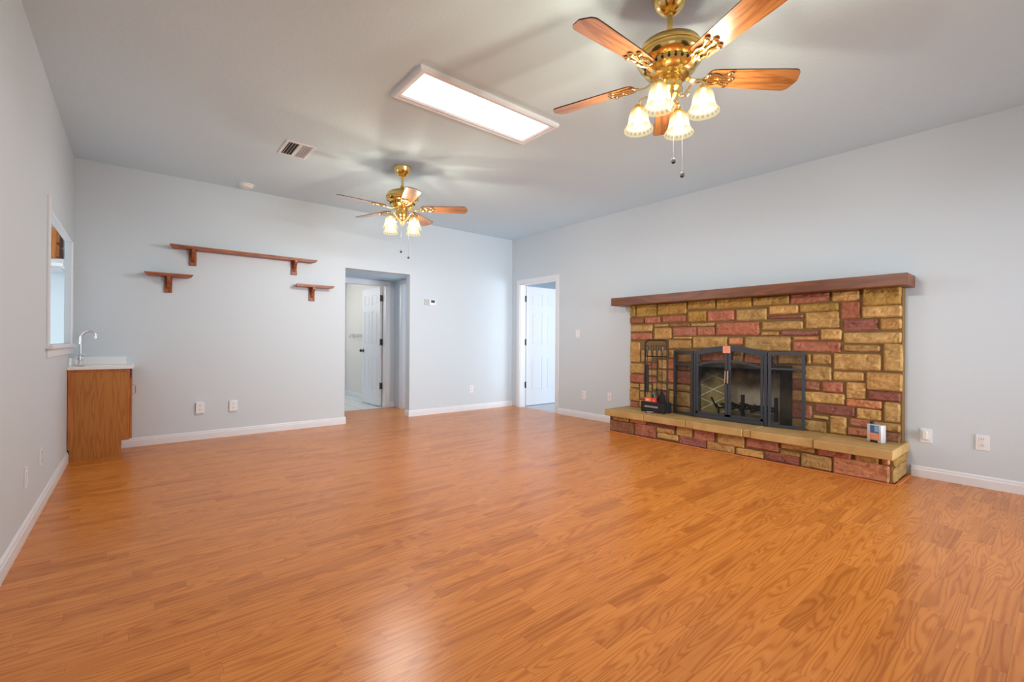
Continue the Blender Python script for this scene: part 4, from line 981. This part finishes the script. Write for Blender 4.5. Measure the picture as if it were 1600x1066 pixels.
def iron_mesh():
    bm = B(); z = -0.008
    sweep(bm, spline([(0.085, 0, -0.002), (0.125, 0, -0.020), (0.165, 0, -0.016), (0.20, 0, z)], 4), rect(0.011, 0.004), (0, 0, 1))
    for s in (-1, 1):
        tube(bm, spline([(0.165, 0, z-0.004), (0.195, s*0.022, z-0.004), (0.225, s*0.030, z-0.003), (0.252, s*0.020, z-0.003), (0.275, s*0.026, z-0.003), (0.292, s*0.034, z-0.003)], 4), 0.0065, 8)
        ball(bm, (0.296, s*0.036, z-0.002), 0.015, 0.6); ball(bm, (0.190, s*0.022, z-0.003), 0.012, 0.6)
    tube(bm, [(0.19, 0, z-0.003), (0.30, 0, z-0.003)], 0.007); ball(bm, (0.312, 0, z-0.002), 0.016, 0.6); ball(bm, (0.250, 0, z-0.003), 0.013, 0.6)
    box(bm, 0.20, 0.29, -0.018, 0.018, z+0.002, z+0.0048, 0.001)
    return bm
def bell(i, z):
    return 0.0
def shade_mesh():
    bm = B(); n = 80
    prof = [(0.0735, 0.000), (0.0745, 0.005), (0.0715, 0.012), (0.066, 0.020), (0.0585, 0.032), (0.0535, 0.050), (0.0505, 0.070), (0.0465, 0.090), (0.040, 0.106), (0.031, 0.118), (0.024, 0.125)]
    def wave(i, z): return 0.030*math.cos(i*2*PI/n*20)*math.exp(-((z-0.012)/0.010)**2)
    lathe(bm, prof, n, close=False, wave=wave)
    return bm
def fan(label, loc, ang, kit_ang, power, copy_of=None):
    f = thing('ceiling_fan', label, 'ceiling fan', loc, 0, None)
    zr = 0.0
    bm = B(); lathe(bm, [(0.088, 0.0), (0.088, -0.012), (0.084, -0.020), (0.080, -0.040), (0.066, -0.066), (0.044, -0.088), (0.030, -0.096), (0.024, -0.098)], 40); obj('canopy', bm, M_BRASS, f, True)
    bm = B(); lathe(bm, [(0.0135, -0.080), (0.0135, -0.225)], 18); obj('downrod', bm, M_BRASS, f, True)
    bm = B(); lathe(bm, [(0.020, -0.19), (0.024, -0.21), (0.034, -0.222), (0.060, -0.232), (0.11, -0.246), (0.145, -0.268), (0.160, -0.296), (0.1625, -0.308), (0.157, -0.310), (0.157, -0.315), (0.1635, -0.317), (0.163, -0.332), (0.152, -0.350), (0.130, -0.362), (0.122, -0.366), (0.119, -0.386), (0.125, -0.390), (0.112, -0.402), (0.10, -0.408), (0.092, -0.422), (0.062, -0.428)], 56)
    mh = obj('motor_housing', bm, M_BRASS, f, True)
    bm = B()
    for k in range(24):
        a = 2*PI*k/24; r = 0.1205; q = bmesh.ops.create_uvsphere(bm, u_segments=8, v_segments=6, radius=0.0075)
        for w in q['verts']: w.co = Vector((w.co.x+r*math.cos(a), w.co.y+r*math.sin(a), w.co.z*1.1-0.376))
    obj('vent_hole', bm, M_SLOT, mh)
    for k in range(5):
        bl_ = obj('blade', blade_mesh(), [M_BLADE, M_BLADE2], f, False, (0, 0, -0.417), (math.radians(-13), 0, math.radians(ang+72*k)))
        obj('blade_iron', iron_mesh(), M_BRASSL, bl_, True)
    bm = B(); lathe(bm, [(0.058, -0.420), (0.060, -0.432), (0.057, -0.440), (0.060, -0.445), (0.060, -0.490), (0.050, -0.500), (0.045, -0.506), (0.046, -0.520), (0.034, -0.536), (0.022, -0.548), (0.026, -0.556), (0.020, -0.568), (0.010, -0.582), (0.006, -0.590), (0, -0.592)], 36); obj('switch_housing', bm, M_BRASS, f, True)
    for k in range(4):
        a = math.radians(kit_ang+90*k)
        bm = B(); D = Vector((math.cos(a), math.sin(a), 0))
        P = lambda r, z: D*r+Vector((0, 0, z))
        tube(bm, spline([P(0.040, -0.512), P(0.062, -0.535), P(0.088, -0.512), P(0.110, -0.488), P(0.140, -0.482), P(0.160, -0.500), P(0.162, -0.518)], 5), 0.0052, 8, (-D.y, D.x, 0))
        tube(bm, spline([P(0.066, -0.532), P(0.086, -0.540), P(0.096, -0.526), P(0.086, -0.518)], 4), 0.0035, 6, (-D.y, D.x, 0))
        obj('arm', bm, M_BRASSL, f, True)
        sh = obj('lamp_shade', shade_mesh(), M_SHADE, f, 'all', (0.162*D.x, 0.162*D.y, -0.651), (0, 0, a))
        bm = B(); lathe(bm, [(0.010, 0.148), (0.012, 0.138), (0.022, 0.132), (0.027, 0.122), (0.029, 0.112)], 20, close=False); obj('shade_holder', bm, M_BRASSL, sh, True)
        bm = B(); lathe(bm, [(0.010, 0.115), (0.012, 0.090), (0.024, 0.066), (0.027, 0.050), (0.020, 0.032), (0, 0.026)], 16); obj('bulb', bm, M_BULB, sh, 'all')
        pl = bpy.data.lights.new('bulb_light', 'POINT'); pl.energy = power; pl.color = (1.0, 0.95, 0.89); pl.shadow_soft_size = 0.022
        po = bpy.data.objects.new('bulb_light', pl); COL.objects.link(po); po.parent = sh; po.location = (0, 0, -0.004)
    for (cx_, cy_, z0, z1) in ((-0.052*0.60, -0.052*0.80, -0.470, -0.855), (0.065*0.772, -0.065*0.636, -0.470, -0.905)):
        bm = B(); tube(bm, [(cx_, cy_, z0), (cx_, cy_, z1)], 0.0010, 5); ball(bm, (cx_*0.93, cy_*0.93, z0), 0.006)
        pc = obj('pull_chain', bm, M_CHAIN, f, True)
        bm = B(); lathe(bm, [(0.003, 0.012), (0.010, 0.008), (0.0115, 0.0), (0.010, -0.010), (0.004, -0.014)], 14, (cx_, cy_, z1-0.010)); obj('pull_fob', bm, M_HINGE, pc, True)
    return f
fan('brass ceiling fan with lit glass shades, cut by the top of the picture', (2.560, -4.845, CH), -1.5+36, 14.6, 21)
fan('brass ceiling fan with lit glass shades, hanging near the wall shelves', (2.557, -1.833, CH), 1.0+36, 20.0, 13.5)
